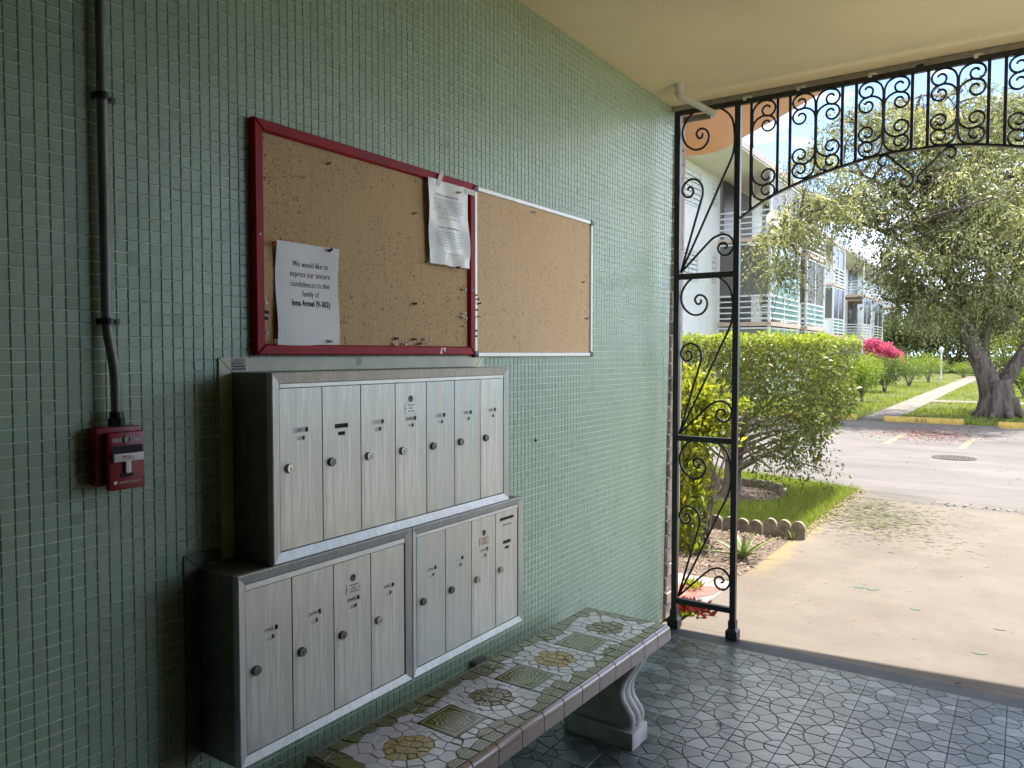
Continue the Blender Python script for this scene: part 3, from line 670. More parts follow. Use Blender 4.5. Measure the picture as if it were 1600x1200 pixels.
for (a, b, c, d, an) in ((1.962, 2.030, 2.044, 2.072, .5), (2.135, 2.185, 2.020, 2.066, -.6)):
    mb = MB(); cyy, czz = (a+b)/2, (c+d)/2; L, Wd = .052, .019; q = []
    for sx, sy_ in ((-1, -1), (1, -1), (1, 1), (-1, 1)):
        q.append((cyy+math.cos(an+.6)*sx*L/2-math.sin(an+.6)*sy_*Wd/2, czz+math.sin(an+.6)*sx*L/2+math.cos(an+.6)*sy_*Wd/2))
    mb.prism(q, 0, .0345, .0350); mb.build('tape', 'tape', sn)

# push pins
def pin(col, u, v, lab, base=.0135, group=None, tip=(0, 0), sc=1.):
    P = wallp(u, v, base+.012); o_ = (base, P[1], P[2])
    mb = MB(); mb.lathe([(.0006, -.004), (.0006, .004), (.0048*sc, .0045), (.0048*sc, .006), (.0026*sc, .0068), (.0024*sc, .0125), (.0042*sc, .0145), (.0042*sc, .0165), (.002*sc, .0175)], (base, P[1], P[2]), 0, 9)
    o = mb.build('push_pin', 'pin_'+col, origin=o_, smooth=40); o.rotation_euler = (0, random.uniform(-.22, .22)+tip[0], random.uniform(-.25, .25)+tip[1])
    return tag(o, lab, 'push pin', group or 'push pins in the notice boards')
PB = 'push pins in the notice boards'
NB = .0195
for c, u, v, lab, b in [
    ('red', 429, 380, 'red push pin in the top left corner of the condolence note', NB), ('black', 518, 392, 'black push pin in the top right corner of the condolence note', NB),
    ('white', 433, 534, 'pale push pin in the bottom left corner of the condolence note', NB), ('clear', 518, 534, 'clear push pin in the bottom right corner of the condolence note', NB),
    ('gold', 518, 256, 'brass coloured push pin alone near the top of the red framed board', .0125), ('gold', 650, 333, 'brass coloured push pin just left of the wrinkled notice', .0125),
    ('white', 413, 473, 'white push pin left of the condolence note, above the blue pin', .0125), ('blue', 418, 487, 'dark blue push pin left of the condolence note', .0125),
    ('black', 416, 497, 'black push pin left of the condolence note, below the blue pin', .0125), ('clear', 418, 522, 'clear push pin at the lower left edge of the red framed board', .0125),
    ('black', 650, 475, 'dark push pin alone low in the middle of the red framed board', .0125), ('gold', 718, 300, 'brass push pin in the top right corner of the wrinkled notice', .030),
    ('green', 668, 409, 'olive push pin in the bottom left corner of the wrinkled notice', .030), ('black', 717, 418, 'black push pin in the bottom right corner of the wrinkled notice', .030),
    ('white', 726, 453, 'white push pin below the wrinkled notice, topmost against the red right bar', .0125), ('white', 726, 489, 'white push pin against the red right bar, second from the top', .0125),
    ('clear', 723, 496, 'clear push pin close left of a white pin at the red right bar', .0125), ('white', 727, 497, 'white push pin against the red right bar, beside the clear pin', .0125),
    ('white', 727, 510, 'white push pin against the red right bar, lowest of four', .0125), ('black', 620, 529, 'small black push pin near the bottom bar, left of the white ones', .0125),
    ('white', 618, 537, 'white push pin low on the red bottom bar, leftmost of that row', .0125), ('white', 633, 537, 'white push pin at the red bottom bar, left of a close pair', .0125),
    ('clear', 638, 537, 'clear push pin at the red bottom bar, right of a close pair', .0125), ('black', 648, 530, 'long black push pin lying tilted above the red bottom bar', .0125),
    ('black', 657, 538, 'black push pin touching the red bottom bar', .0125), ('white', 666, 530, 'white push pin right of the tilted black pin', .0125), ('clear', 671, 529, 'clear push pin right of the tilted black pin, rightmost of its row', .0125),
    ('yellow', 745, 461, 'yellow push pin at the top of the column on the silver framed board', .0135), ('black', 746, 468, 'black push pin right below the upper yellow pin on the silver framed board', .0135),
    ('black', 749, 475, 'black push pin set furthest right in the column on the silver framed board', .0135), ('black', 745, 484, 'black push pin right above the lower yellow pin on the silver framed board', .0135),
    ('yellow', 748, 494, 'yellow push pin, lower of two on the silver framed board', .0135), ('blue', 743, 516, 'dark blue push pin near the lower left of the silver framed board', .0135),
    ('black', 743, 525, 'black push pin lowest in the column on the silver framed board', .0135), ('yellow', 913, 441, 'small yellow push pin near the right edge of the silver framed board', .0135),
    ('black', 917, 498, 'black push pin stuck in the right bar of the silver frame', .020)]:
    pin(c, u, v, lab, b)

# letterboxes
XF = .157
def bevel_frame(parent, y0, y1, z0, z1, w, mat='alu_frame'):
    """picture-frame trim: outer edge proud, sloping in to the doors, mitred"""
    xo, xi, x0 = XF, XF-.006, XF-.018
    for a in range(4):
        q = [(y0, z0), (y1, z0), (y1, z1), (y0, z1)]; p = [(y0+w, z0+w), (y1-w, z0+w), (y1-w, z1-w), (y0+w, z1-w)]
        b = (a+1) % 4; mb = MB(); e = .0004
        A, B, C_, D_ = q[a], q[b], p[b], p[a]
        vs = [(x0,)+A, (x0,)+B, (x0,)+C_, (x0,)+D_, (xo-.002,)+A, (xo-.002,)+B, (xi,)+C_, (xi,)+D_]
        l = lambda P, Q, t: (P[0]+(Q[0]-P[0])*t, P[1]+(Q[1]-P[1])*t)
        A2, B2 = l(A, D_, .12), l(B, C_, .12)
        vs += [(xo,)+A2, (xo,)+B2]
        mb.add(vs, [(3, 2, 1, 0), (0, 1, 5, 4), (4, 5, 9, 8), (8, 9, 6, 7), (2, 3, 7, 6), (1, 2, 6, 9, 5), (3, 0, 4, 8, 7)])
        mb.build('frame_bar', mat, parent, origin=((x0,)+A), recalc=True)
def door(parent, y0, y1, z0, z1, slotz, lockz, locky, sy, style='plain', mat='alu', tag_=None, dark=False, inner=('flange', 'flange')):
    xd = XF-.008; h = .0016; org = (xd, (y0+y1)/2, z0)
    # the sheet with its two windows cut through, built as strips round the holes
    holes = [(sy-.0240, sy+.0240, slotz-.0058, slotz+.0058), (sy-.0127, sy+.0127, slotz-.0250, slotz-.0152)]
    if style == 'mailslot': holes.append(((y0+y1)/2-.043, (y0+y1)/2+.043, slotz+.078, slotz+.0885))
    ys = sorted({y0, y1}|{q for hl in holes for q in hl[:2]}); zs = sorted({z0, z1}|{q for hl in holes for q in hl[2:]})
    mb = MB()
    for i in range(len(ys)-1):
        for j in range(len(zs)-1):
            cy_, cz_ = (ys[i]+ys[i+1])/2, (zs[j]+zs[j+1])/2
            if any(a < cy_ < b and c < cz_ < d for a, b, c, d in holes): continue
            mb.add([(xd, ys[i], zs[j]), (xd, ys[i+1], zs[j]), (xd, ys[i+1], zs[j+1]), (xd, ys[i], zs[j+1])], [(0, 1, 2, 3)])
    t = .003
    for (a, b, c, d) in holes+[(y0, y1, z0, z1)]:
        flip = (a, b, c, d) == (y0, y1, z0, z1)
        for P, Q in (((a, c), (b, c)), ((b, c), (b, d)), ((b, d), (a, d)), ((a, d), (a, c))):
            vs = [(xd, P[0], P[1]), (xd, Q[0], Q[1]), (xd-t, Q[0], Q[1]), (xd-t, P[0], P[1])]
            mb.add(vs, [(3, 2, 1, 0) if flip else (0, 1, 2, 3)])
    dr = mb.build('door', mat, parent, origin=org)
    # lock
    mb = MB(); mb.lathe([(.0116, 0), (.0116, .006), (.0104, .0078), (.0094, .0079), (.0088, .0070), (.0086, .0068)], (xd, locky, lockz), 0, 18)
    mb.box((xd+.0068, locky-.0014, lockz-.0062), (xd+.0072, locky+.0014, lockz+.0026), 1)
    mb.build('lock', ['steel_dark' if dark else 'steel', 'gap'], dr, smooth=35)
    # window backing cards and rims
    mb = MB()
    for k, (a, b, c, d) in enumerate(holes[:2]):
        f = inner[k]; mi = 0 if f != 'gap' else 1
        mb.box((xd-.0045, a-.001, c-.001), (xd-.0032, b+.001, d+.001), mi)
        if mi == 0: mb.box((xd-.0031, b-.006 if k == 0 else b-.004, c), (xd-.0025, b-.0005, d), 1)
        if mi == 0 and k == 0 and not tag_ and random.random() < .8:
            yy = a+.010
            while yy < b-.012:
                mb.box((xd-.0031, yy, c+.0025), (xd-.0029, yy+.0022, c+.0025+random.uniform(.003, .006)), 1); yy += .0045
    if style == 'mailslot': a, b, c, d = holes[2]; mb.box((xd-.03, a-.001, c-.001), (xd-.0032, b+.001, d+.001), 1)
    mb.build('name_window', ['sticker' if 'sticker' in inner else 'card', 'gap'], dr)
    if tag_:
        mb = MB(); put_text(mb, tag_, .0115, xd-.0030, sy-.001, slotz-.0042, 0, .9, 0); mb.build('number_tag', 'ink', dr)
    if style == 'master':
        mb = MB(); mb.lathe([(.0100, -.001), (.0100, .0006), (.0085, .0007), (.0030, .0007), (.0025, .0004)], (xd, sy, slotz+.058), 0, 18); mb.build('master_lock', 'black', dr, smooth=35)
        mb = MB(); c_ = slotz+.030; mb.prism([(sy-.0255, c_-.0135), (sy+.0255, c_-.0135), (sy+.0255, c_+.0135), (sy-.0255, c_+.0135)], 0, xd+.0001, xd+.0014, 0, ch=.0005)
        for (a, b, w) in ((-.014, .0075, .030), (-.009, -.001, .018), (-.014, -.0095, .030)):
            k = a
            while k < a+w: mb.box((xd+.0014, sy+k, c_+b), (xd+.0016, sy+k+.0022, c_+b+.0034), 1); k += .0036
        for k in (-.022, .022): mb.lathe([(.0018, 0), (.0018, .0008)], (xd+.0014, sy+k, c_), 0, 8, 1)
        mb.build('maker_plate', ['steel', 'gap'], dr)
    if style == 'mailslot':
        mb = MB(); k = sy-.024
        while k < sy+.030: mb.box((xd+.0002, k, slotz+.058), (xd+.0004, k+.0026, slotz+.0645)); k += .0046
        stuff(mb.build('worn_lettering', 'grey_ink', dr))
    return dr
mu = thing('mailbox_bank', 'upper aluminium letterbox bank of seven tall doors under the notice boards', 'mailbox', (.006, 1.71, .972))
mb = MB(); mb.box((.006, 1.2075, .9725), (XF-.016, 2.2225, 1.4355)); mb.build('cabinet', 'cabinet', mu)
bevel_frame(mu, 1.206, 2.224, .971, 1.437, .0265)
mb = MB(); mb.prism([(1.2345, 1.3985), (2.196, 1.3985), (2.196, 1.4095), (1.2345, 1.4095)], 0, XF-.014, XF-.0065, ch=.001); mb.build('top_strip', 'bright_alu', mu)
mb = MB(); mb.box((XF-.0158, 1.232, .998), (XF-.0145, 2.198, 1.41)); mb.build('door_backing', 'gap', mu)
DU = [1.2335+i*.1379 for i in range(8)]
for i in range(7):
    ctr = DU[i]+.069
    door(mu, DU[i]+.0017, DU[i+1]-.0017, 1.0, 1.397, 1.292, 1.2005, DU[i]+.0295, ctr-.002, 'master' if i == 3 else 'plain', 'alu_moire' if i in (4, 5) else 'alu',
         {0: '301', 4: '305', 5: '306', 6: '307'}.get(i), dark=i in (1, 4, 5, 6), inner=('gap', 'gap') if i == 1 else ('flange', 'flange'))
FLz = 1.4735
mf = thing('mounting_flange', 'pale green flat trim plate with a locksmith sticker behind the upper letterboxes', 'trim', (.0045, 1.72, .97))
for q in ([(1.169, FLz), (1.2075, 1.436), (2.2245, 1.436), (2.272, FLz)], [(1.169, FLz), (1.169, .975), (1.2075, .975), (1.2075, 1.436)], [(2.272, FLz), (2.2245, 1.436), (2.2245, .975), (2.272, .975)]):
    mb = MB(); mb.prism(inset(q, .0006), 0, .0045, .0075, ch=.0008); mb.build('trim_bar', 'flange', mf)
mb = MB(); mb.box((.0076, 1.204, 1.4395), (.0079, 1.2475, 1.4705)); stk = mb.build('sticker', 'sticker', mf)
mb = MB(); put_text(mb, 'LOCKSMITH', .0095, .0081, 1.226, 1.4615, 0, .62, 0)
for zz, n_ in ((1.4555, 5), (1.4485, 6), (1.4415, 6)):
    for k in range(n_): mb.box((.0079, 1.2065+k*.0068, zz), (.0081, 1.2065+k*.0068+random.uniform(.003, .0055), zz+.0042))
stuff(mb.build('sticker_print', 'ink', stk))
mb = MB(); mb.box((.0076, 1.637, 1.449), (.0079, 1.655, 1.473)); mb.build('tape_scrap', 'cabinet', mf)
ml = thing('mailbox_bank', 'lower left aluminium letterbox bank of four doors nearest the camera', 'mailbox', (.006, 1.40, .516))
mb = MB(); mb.box((.006, 1.1055, .5165), (XF-.016, 1.707, .967)); mb.build('cabinet', 'cabinet', ml)
bevel_frame(ml, 1.104, 1.7085, .515, .969, .0235)
mb = MB(); mb.prism([(1.1285, .929), (1.684, .929), (1.684, .9435), (1.1285, .9435)], 0, XF-.014, XF-.0065, ch=.001); mb.build('top_strip', 'bright_alu', ml)
mb = MB(); mb.box((XF-.0158, 1.127, .53), (XF-.0145, 1.686, .944)); mb.build('door_backing', 'gap', ml)
for i in range(4):
    y0 = 1.1285+i*.1383
    door(ml, y0+.0017, y0+.1366, .5405, .9275, .8185, .7325, y0+.0290, y0+.0705, 'master' if i == 2 else 'plain', 'alu', None, dark=i != 3, inner=('sticker', 'sticker') if i == 2 else ('flange', 'flange'))
mr = thing('mailbox_bank', 'lower right aluminium letterbox bank with an outgoing mail slot above the bench', 'mailbox', (.006, 2.01, .516))
mb = MB(); mb.box((.006, 1.7105, .5165), (XF-.016, 2.311, .967)); mb.build('cabinet', 'cabinet', mr)
bevel_frame(mr, 1.7095, 2.3125, .515, .969, .0235)
mb = MB(); mb.prism([(1.7345, .9335), (2.2885, .9335), (2.2885, .9435), (1.7345, .9435)], 0, XF-.014, XF-.0065, ch=.001); mb.build('top_strip', 'bright_alu', mr)
mb = MB(); mb.box((XF-.0158, 1.733, .53), (XF-.0145, 2.290, .944)); mb.build('door_backing', 'gap', mr)
for i in range(4):
    y0 = 1.7365+i*.1375
    door(mr, y0+.0017, y0+.1358, .5405, .9325, .8235, .733, y0+.0285, y0+.0695, ('plain', 'plain', 'master', 'mailslot')[i], 'alu_moire' if i < 2 else 'alu', None, dark=i in (0, 1), inner=('gap', 'gap') if i == 3 else ('flange', 'flange'))
lf = thing('mounting_flange', 'dull grey flat trim plate left of the lower letterboxes', 'trim', (.0045, 1.09, .49))
for q in ([(1.0665, .495), (1.0665, 1.005), (1.1055, .969), (1.1055, .515)], [(1.0665, 1.005), (1.168, 1.005), (1.168, .974), (1.1055, .969)]):
    mb = MB(); mb.prism(inset(q, .0005), 0, .0045, .0072, ch=.0008); mb.build('trim_bar', 'cabinet', lf)
# little surface box under the letterboxes and a pock in the tiles
mb = MB(); mb.bbox((.0045, 2.197, .342), (.030, 2.268, .372), .003); o = mb.build('junction_box', 'conduit', origin=(.0045, 2.23, .342), smooth=35); tag(o, 'small grey junction box on the wall above the back of the bench', 'junction box')
mb = MB(); mb.lathe([(.006, 0), (.005, .004), (.003, .005)], (.0042, 2.64, 1.131), 0, 9); o = mb.build('hole_shade_dot', 'gap', origin=(.0042, 2.64, 1.131)); tag(o, 'tiny dark dot painted for a hole in the green tiles right of the letterboxes', 'hole mark')  # raised dark dot paints the shade inside a small hole

# ================================================================== BENCH
BA = R(-1.7)
bn = thing('mosaic_bench', 'low bench topped with broken white, ochre and olive tile mosaic on cast stone legs', 'bench', (.30, 2.09, 0), rz=BA)
ORG[bn.name] = Vector((0, 0, 0))                  # parts below are written in bench space: x across, y along, origin at its middle
BW, BL, BT = .182, .735, .42
mb = MB(); mb.box((-BW-.009, -BL-.009, BT-.0595), (BW-.0005+.010, BL+.009, BT-.0235)); mb.box((-BW+.004, -BL+.004, BT-.0235), (BW-.004, BL-.004, BT-.0035)); sl_ = mb.build('slab', 'bench_grout', bn)
def bull(axis, c0, c1, sgn, skirt):
    """quarter-round edge tile, or the flat skirt tile under it, between c0 and c1"""
    r = .016
    if skirt: pr = [(.003, BT-.060), (r-.0006, BT-.060), (r-.0006, BT-.0225), (.003, BT-.0225)]
    else: pr = [(0, BT-.0006)]+[(r*math.sin(a), BT-.0006-r+r*math.cos(a)) for a in [math.pi/2*i/6 for i in range(7)]][1:]+[(r, BT-.0208), (.003, BT-.0208), (.003, BT-.006), (0., BT-.006)]
    mb = MB()
    if axis == 1: mb.prism([(sgn*(BW-.004+a), z) for a, z in pr], 1, c0+.0004, c1-.0004, ch=.0006)
    else: mb.prism([(sgn*(BL-.004+a), z) for a, z in pr], 0, c0+.0004, c1-.0004, ch=.0006)
    return mb
sp = (2*BL)/13.
for sg in (1, -1):
    for i in range(13):
        for sk in (0, 1): mb = bull(1, -BL+i*sp+.0014, -BL+(i+1)*sp-.0014, sg, sk); mb.build('skirt_tile' if sk else 'edge_tile', 'edge', bn, origin=(sg*BW, -BL+(i+.5)*sp, BT-.04*sk), smooth=40)
    for i in range(3):
        w = 2*BW/3
        for sk in (0, 1): mb = bull(0, -BW+i*w+.0014, -BW+(i+1)*w-.0014, sg, sk); mb.build('skirt_tile' if sk else 'edge_tile', 'edge', bn, origin=(-BW+(i+.5)*w, sg*BL, BT-.04*sk), smooth=40)
# grout line between bullnose and skirt is the recessed slab edge; mosaic: Voronoi shards cut round squares and medallions
def clip(poly, a, b, c):
    out = []
    for i in range(len(poly)):
        p, q = poly[i], poly[(i+1) % len(poly)]; dp, dq = a*p[0]+b*p[1]-c, a*q[0]+b*q[1]-c
        if dp <= 0: out.append(p)
        if (dp < 0 < dq) or (dq < 0 < dp): t = dp/(dp-dq); out.append((p[0]+(q[0]-p[0])*t, p[1]+(q[1]-p[1])*t))
    return out
SQH = .0725
SQ = [-.362, .009, .382]; MED = [(-.548, 'g'), (-.172, 'o'), (.194, 'g'), (.568, 'o')]
seeds = []
def addseed(x, y, k): seeds.append((x, y, k))
TOPX, TOPY = BW-.006, BL-.006
r2 = random.Random(5)
for cy_ in SQ:                                     # mirrored ring so the shard edges follow the square
    for side in range(4):
        for t in (-.055, -.018, .018, .055):
            t += r2.uniform(-.008, .008); dd = r2.uniform(.013, .017)
            for sgn, kind in ((1, 'w'), (-1, 'x')):
                n_ = SQH+sgn*dd; x, y = [(t, n_), (n_, t), (t, -n_), (-n_, t)][side]; addseed(x, cy_+y, kind)
    addseed(0, cy_, 'x')
    for a in (-1, 1):
        for b in (-1, 1): addseed(a*(SQH+.015), cy_+b*(SQH+.015), 'w')
for cy_, k in MED:
    m = 13; ph = r2.uniform(0, 1)
    for i in range(m):
        an = 2*math.pi*(i+ph)/m; dd = r2.uniform(.012, .016); rr = .070
        jr = r2.uniform(-.011, .010); an += r2.uniform(-.08, .08); addseed((rr+dd+jr)*math.cos(an), cy_+(rr+dd+jr)*math.sin(an), 'w'); addseed((rr-dd+jr)*math.cos(an), cy_+(rr-dd+jr)*math.sin(an), k)
    for i in range(4):
        an = 2*math.pi*(i+ph)/4; addseed(.026*math.cos(an), cy_+.026*math.sin(an), k)
    for i in range(14):                            # second white ring
        an = 2*math.pi*(i+.5)/14
        x, y = r2.uniform(.108, .126)*math.cos(an), r2.uniform(.104, .120)*math.sin(an)
        if abs(x) < .125: addseed(x+r2.uniform(-.006, .006), cy_+y+r2.uniform(-.006, .006), 'w')
for sg in (-1, 1):                                 # olive cut border along both edges, pointing in beside each square
    y = -BL+.03
    while y < BL-.01:
        near = min(abs(y-c) for c, _ in MED)
        inn = .164 if near < .055 else .150
        addseed(sg*inn, y+r2.uniform(-.006, .006), 'b')
        if near > .10: addseed(sg*.118, y+r2.uniform(-.01, .01), 'b' if near > .135 else 'w')
        y += .056
for sg in (-1, 1):
    for x in (-.10, -.04, .03, .095): addseed(x, sg*(BL-.025), 'b')
# thin out seeds that fall inside another motif
def ok(sd):
    x, y, k = sd
    for c in SQ:
        if k != 'x' and abs(x) < SQH+.006 and abs(y-c) < SQH+.006: return False
    for c, kk in MED:
        d = math.hypot(x, y-c)
        if k != kk and d < .066 and k in 'wbx': return False
    return abs(x) < TOPX and abs(y) < TOPY
seeds = [q for q in seeds if ok(q)]
keep = []
for q in seeds:
    if all(math.hypot(q[0]-p[0], q[1]-p[1]) > .0165 or 'x' in (q[2], p[2]) for p in keep): keep.append(q)
seeds = keep
COUNT = {'w': 0, 'b': 0, 'g': 0, 'o': 0}
for i, (x, y, k) in enumerate(seeds):
    if k == 'x': continue
    poly = [(-TOPX, -TOPY), (TOPX, -TOPY), (TOPX, TOPY), (-TOPX, TOPY)]
    for j, (a, b, _) in enumerate(seeds):
        if i != j and (a-x)**2+(b-y)**2 < .09**2 and poly:
            nx_, ny_ = a-x, b-y; poly = clip(poly, nx_, ny_, nx_*(a+x)/2+ny_*(b+y)/2)
    poly = [p for n_, p in enumerate(poly) if math.hypot(p[0]-poly[n_-1][0], p[1]-poly[n_-1][1]) > .002]
    if len(poly) < 3: continue
    # keep clear of the square tiles
    for c in SQ:
        if abs(x) < SQH+.05 and abs(y-c) < SQH+.05:
            if y-c > SQH: poly = clip(poly, 0, -1, -(c+SQH+.001))
            elif y-c < -SQH: poly = clip(poly, 0, 1, c-SQH-.001)
            elif x > 0: poly = clip(poly, -1, 0, -(SQH+.001))
            else: poly = clip(poly, 1, 0, -SQH-.001)
    if len(poly) < 3: continue
    poly = inset(poly, r2.uniform(.0013, .0034))
    ar = sum(poly[n_-1][0]*poly[n_][1]-poly[n_][0]*poly[n_-1][1] for n_ in range(len(poly)))
    if abs(ar) < 1.2e-4 or ar < 0: continue
    mb = MB(); mb.prism(poly, 2, BT-.0036, BT+r2.uniform(-.0006, .0006), 0, r2.random(), ch=.0007)
    nm, mt = {'w': ('marble_shard', 'marble'), 'b': ('olive_shard', 'olive_cut'), 'g': ('ochre_shard', 'gold_tile'), 'o': ('olive_shard', 'olive_cut')}[k]
    mb.build(nm, mt, bn); COUNT[k] += 1
for c in SQ:
    mb = MB(); mb.cham((-SQH, c-SQH, BT-.0036), (SQH, c+SQH, BT+.0004), .0012, axis=2); mb.build('relief_tile', 'olive', bn, origin=(0, c, BT))
# legs: S-scroll consoles
def leg(yc):
    prof = [(.150, 0), (.150, .062), (.137, .078), (.143, .100), (.140, .118), (.122, .140), (.104, .165), (.096, .192), (.098, .222), (.108, .250), (.124, .278), (.140, .300), (.152, .322), (.156, .345), (.150, .359)]
    # smooth the scroll
    def sm(p, n=2):
        for _ in range(n):
            q = [p[0]]
            for a, b in zip(p, p[1:]): q += [(a[0]*.75+b[0]*.25, a[1]*.75+b[1]*.25), (a[0]*.25+b[0]*.75, a[1]*.25+b[1]*.75)]
            p = q+[p[-1]]
        return p
    up = sm(prof[2:], 2); hw = .052; mb = MB()
    mb.bbox((-.150, yc-hw-.012, 0.), (.150, yc+hw+.012, .066), .004)
    # flat centre web
    web = [(x-.012, z) for x, z in up]+[(-x+.012, z) for x, z in up[::-1]]
    mb.prism(web, 1, yc-hw, yc+hw, ch=.001)
    # three rounded ribs following the S on each end
    for sg in (1, -1):
        for k in (-1, 0, 1):
            mb.tube([(sg*(x-.011), yc+k*.037, z) for x, z in up], .0165 if k else .0195, 10)
    o = mb.build('leg', 'cast_stone', bn, smooth=50); return o
leg(.565); leg(-.565)
# two dead leaves on the floor
for (u, v, lab) in ((1125, 1131, 'small dark curled dead leaf on the floor tiles right of the bench'), (1497, 1068, 'tiny dark dry leaf on the threshold by the floor edge')):
    P = plane(u, v, 2, .004); mb = MB(); q = [(-.018, 0), (-.009, .007), (.006, .008), (.018, .001), (.007, -.007), (-.008, -.006)]
    mb.add([(P[0]+a, P[1]+b*.8+a*.3, .0015+abs(b)*.5) for a, b in q]+[(P[0]+a*.7, P[1]+b*.6+a*.3, .009-abs(a)*.2) for a, b in q], [(0, 1, 7, 6), (1, 2, 8, 7), (2, 3, 9, 8), (3, 4, 10, 9), (4, 5, 11, 10), (5, 0, 6, 11), (6, 7, 8, 9, 10, 11)])
    o = mb.build('dead_leaf', 'pin_black', origin=(P[0], P[1], 0)); tag(o, lab, 'leaf')

# ================================================================== IRONWORK
ir = thing('iron_gate', 'black wrought iron screen with scrollwork arch across the passage opening', 'gate', (1.23, YE, 0))
XL, XR = (.077, .107), (.397, .427); GC = 1.233
def G(u, v): p = plane(u, v, 1, YE); return (p[0], p[2])
def bar(x0, x1, z0, z1, name, y=(YE-.015, YE+.015)):
    mb = MB(); mb.bbox((x0, y[0], z0), (x1, y[1], z1), .0025); return mb.build(name, 'iron', ir)
for mir in (0, 1):
    mx = lambda a, b: (a, b) if not mir else (2*GC-b, 2*GC-a)
    for xx in (XL, XR):
        a, b = mx(*xx); bar(a, b, .0, 2.765, 'post')
        mb = MB(); c = (a+b)/2; mb.cham((c-.030, YE-.030, .0), (c+.030, YE+.030, .055), .012, axis=2); mb.box((c-.019, YE-.019, .055), (c+.019, YE+.019, .095)); mb.build('post_foot', 'iron', ir)
    for zz in (.146, 1.030, 1.892): a, b = mx(XL[1], XR[0]); bar(a, b, zz-.015, zz+.015, 'rail', (YE-.013, YE+.013))
a = XL[0]; bar(a, 2*GC-a, 2.742, 2.766, 'top_rail', (YE-.013, YE+.013))
# side-panel scrolls traced once and set in each of the three panels
BIG = [(1064, 426), (1092, 364), (1120, 300), (1130, 276.7), (1143.3, 246.7), (1148.5, 226.7), (1150, 205), (1143.5, 184), (1130, 171), (1113, 166.7), (1093, 170), (1077, 183), (1067.8, 200), (1066.9, 214), (1073, 227), (1085, 234), (1098, 231), (1106, 221), (1107.5, 210), (1102, 202), (1093.5, 201.7), (1088.3, 209), (1092, 216), (1097, 214), (1098, 208)]
LEFT = [(1064, 426), (1080, 368), (1096, 312), (1098.3, 301), (1097, 290), (1090, 282), (1080, 280), (1070.5, 287), (1066, 298), (1070.5, 307), (1078, 308), (1083.6, 301), (1081.5, 293.5), (1076, 293), (1075.5, 297.5)]
RIGHT = [(1064, 426), (1086, 402), (1110, 376), (1120, 369), (1130, 366), (1140, 369), (1146, 377.5), (1146, 387), (1140, 396), (1132, 399), (1124.5, 395), (1122, 387), (1126, 380.5), (1133, 379.6), (1136.4, 384.5), (1132, 388.5)]
def smooth_curve(P, n=3):
    out = []
    for i in range(len(P)-1):
        p0, p1, p2, p3 = P[max(i-1, 0)], P[i], P[i+1], P[min(i+2, len(P)-1)]
        for k in range(n):
            t = k/n; out.append(tuple(.5*((2*b)+(c-a)*t+(2*a-5*b+4*c-d)*t*t+(3*b-a-3*c+d)*t**3) for a, b, c, d in zip(p0, p1, p2, p3)))
    return out+[P[-1]]
def scroll(P2, r=.0060, name='scroll', y=YE, n=3, flat=True):
    c = smooth_curve(P2, n); mb = MB(); mb.tube([(x, y, z) for x, z in c], r, 6); return mb.build(name, 'iron', ir, smooth=50)
z_lo, z_hi = 1.907, 2.742
for (a, b) in ((.161, 1.015), (1.045, 1.877), (1.907, 2.742)):
    for tr in (BIG, LEFT, RIGHT):
        q = [G(*p) for p in tr]; q = [(min(max(x, .112), .393), a+(z-z_lo)/(z_hi-z_lo)*(b-a)) for x, z in q]
        scroll(q); scroll([(2*GC-x, z) for x, z in q])
# arch
AR = [(.427, 2.172), (.50, 2.221), (.596, 2.273), (.777, 2.336), (.96, 2.380), (1.10, 2.400), (1.233, 2.404)]
AR = AR+[(2*GC-x, z) for x, z in AR[-2::-1]]
arc_pts = smooth_curve(AR, 4); mb = MB()
for (x0, z0), (x1, z1) in zip(arc_pts, arc_pts[1:]):
    mb.add([(x0, YE-.012, z0-.005), (x1, YE-.012, z1-.005), (x1, YE+.012, z1-.005), (x0, YE+.012, z0-.005), (x0, YE-.012, z0+.005), (x1, YE-.012, z1+.005), (x1, YE+.012, z1+.005), (x0, YE+.012, z0+.005)],
           [(3, 2, 1, 0), (4, 5, 6, 7), (0, 1, 5, 4), (2, 3, 7, 6)])
mb.build('arch_strip', 'iron', ir)
def arch_z(x):
    for (x0, z0), (x1, z1) in zip(arc_pts, arc_pts[1:]):
        if x0 <= x <= x1: return z0+(z1-z0)*(x-x0)/max(1e-6, x1-x0)
    return 2.17
BX = [.479, .609, .668, .9065, .967, 1.201, 1.2645, 1.4957, 1.5566, 1.794, 1.855, 1.987]
for x in BX: bar(x-.007, x+.007, arch_z(x), 2.742, 'picket', (YE-.007, YE+.007))
def hook(x_stem, x_bar, z_top, up=1, tail=.05):
    """C-scroll: leaves the stem in a wide sweep, loops along the picket and curls in"""
    w = abs(x_bar-x_stem); sx = 1 if x_bar > x_stem else -1; c = (x_bar-sx*.335*w, z_top-up*.375*w)
    P = [(x_stem, c[1]-up*(tail+.16*w)), (x_stem, c[1]-up*.10*w)]
    for i in range(1, 27):
        t = 1.42*i/26; an = 2*math.pi*t; rr = w*float(np.interp(t, [0, .12, .25, .5, .75, 1.0, 1.22, 1.42], [.665, .50, .375, .335, .31, .235, .17, .10]))
        P.append((c[0]-sx*math.cos(an)*rr, c[1]+up*math.sin(an)*rr))
    return P
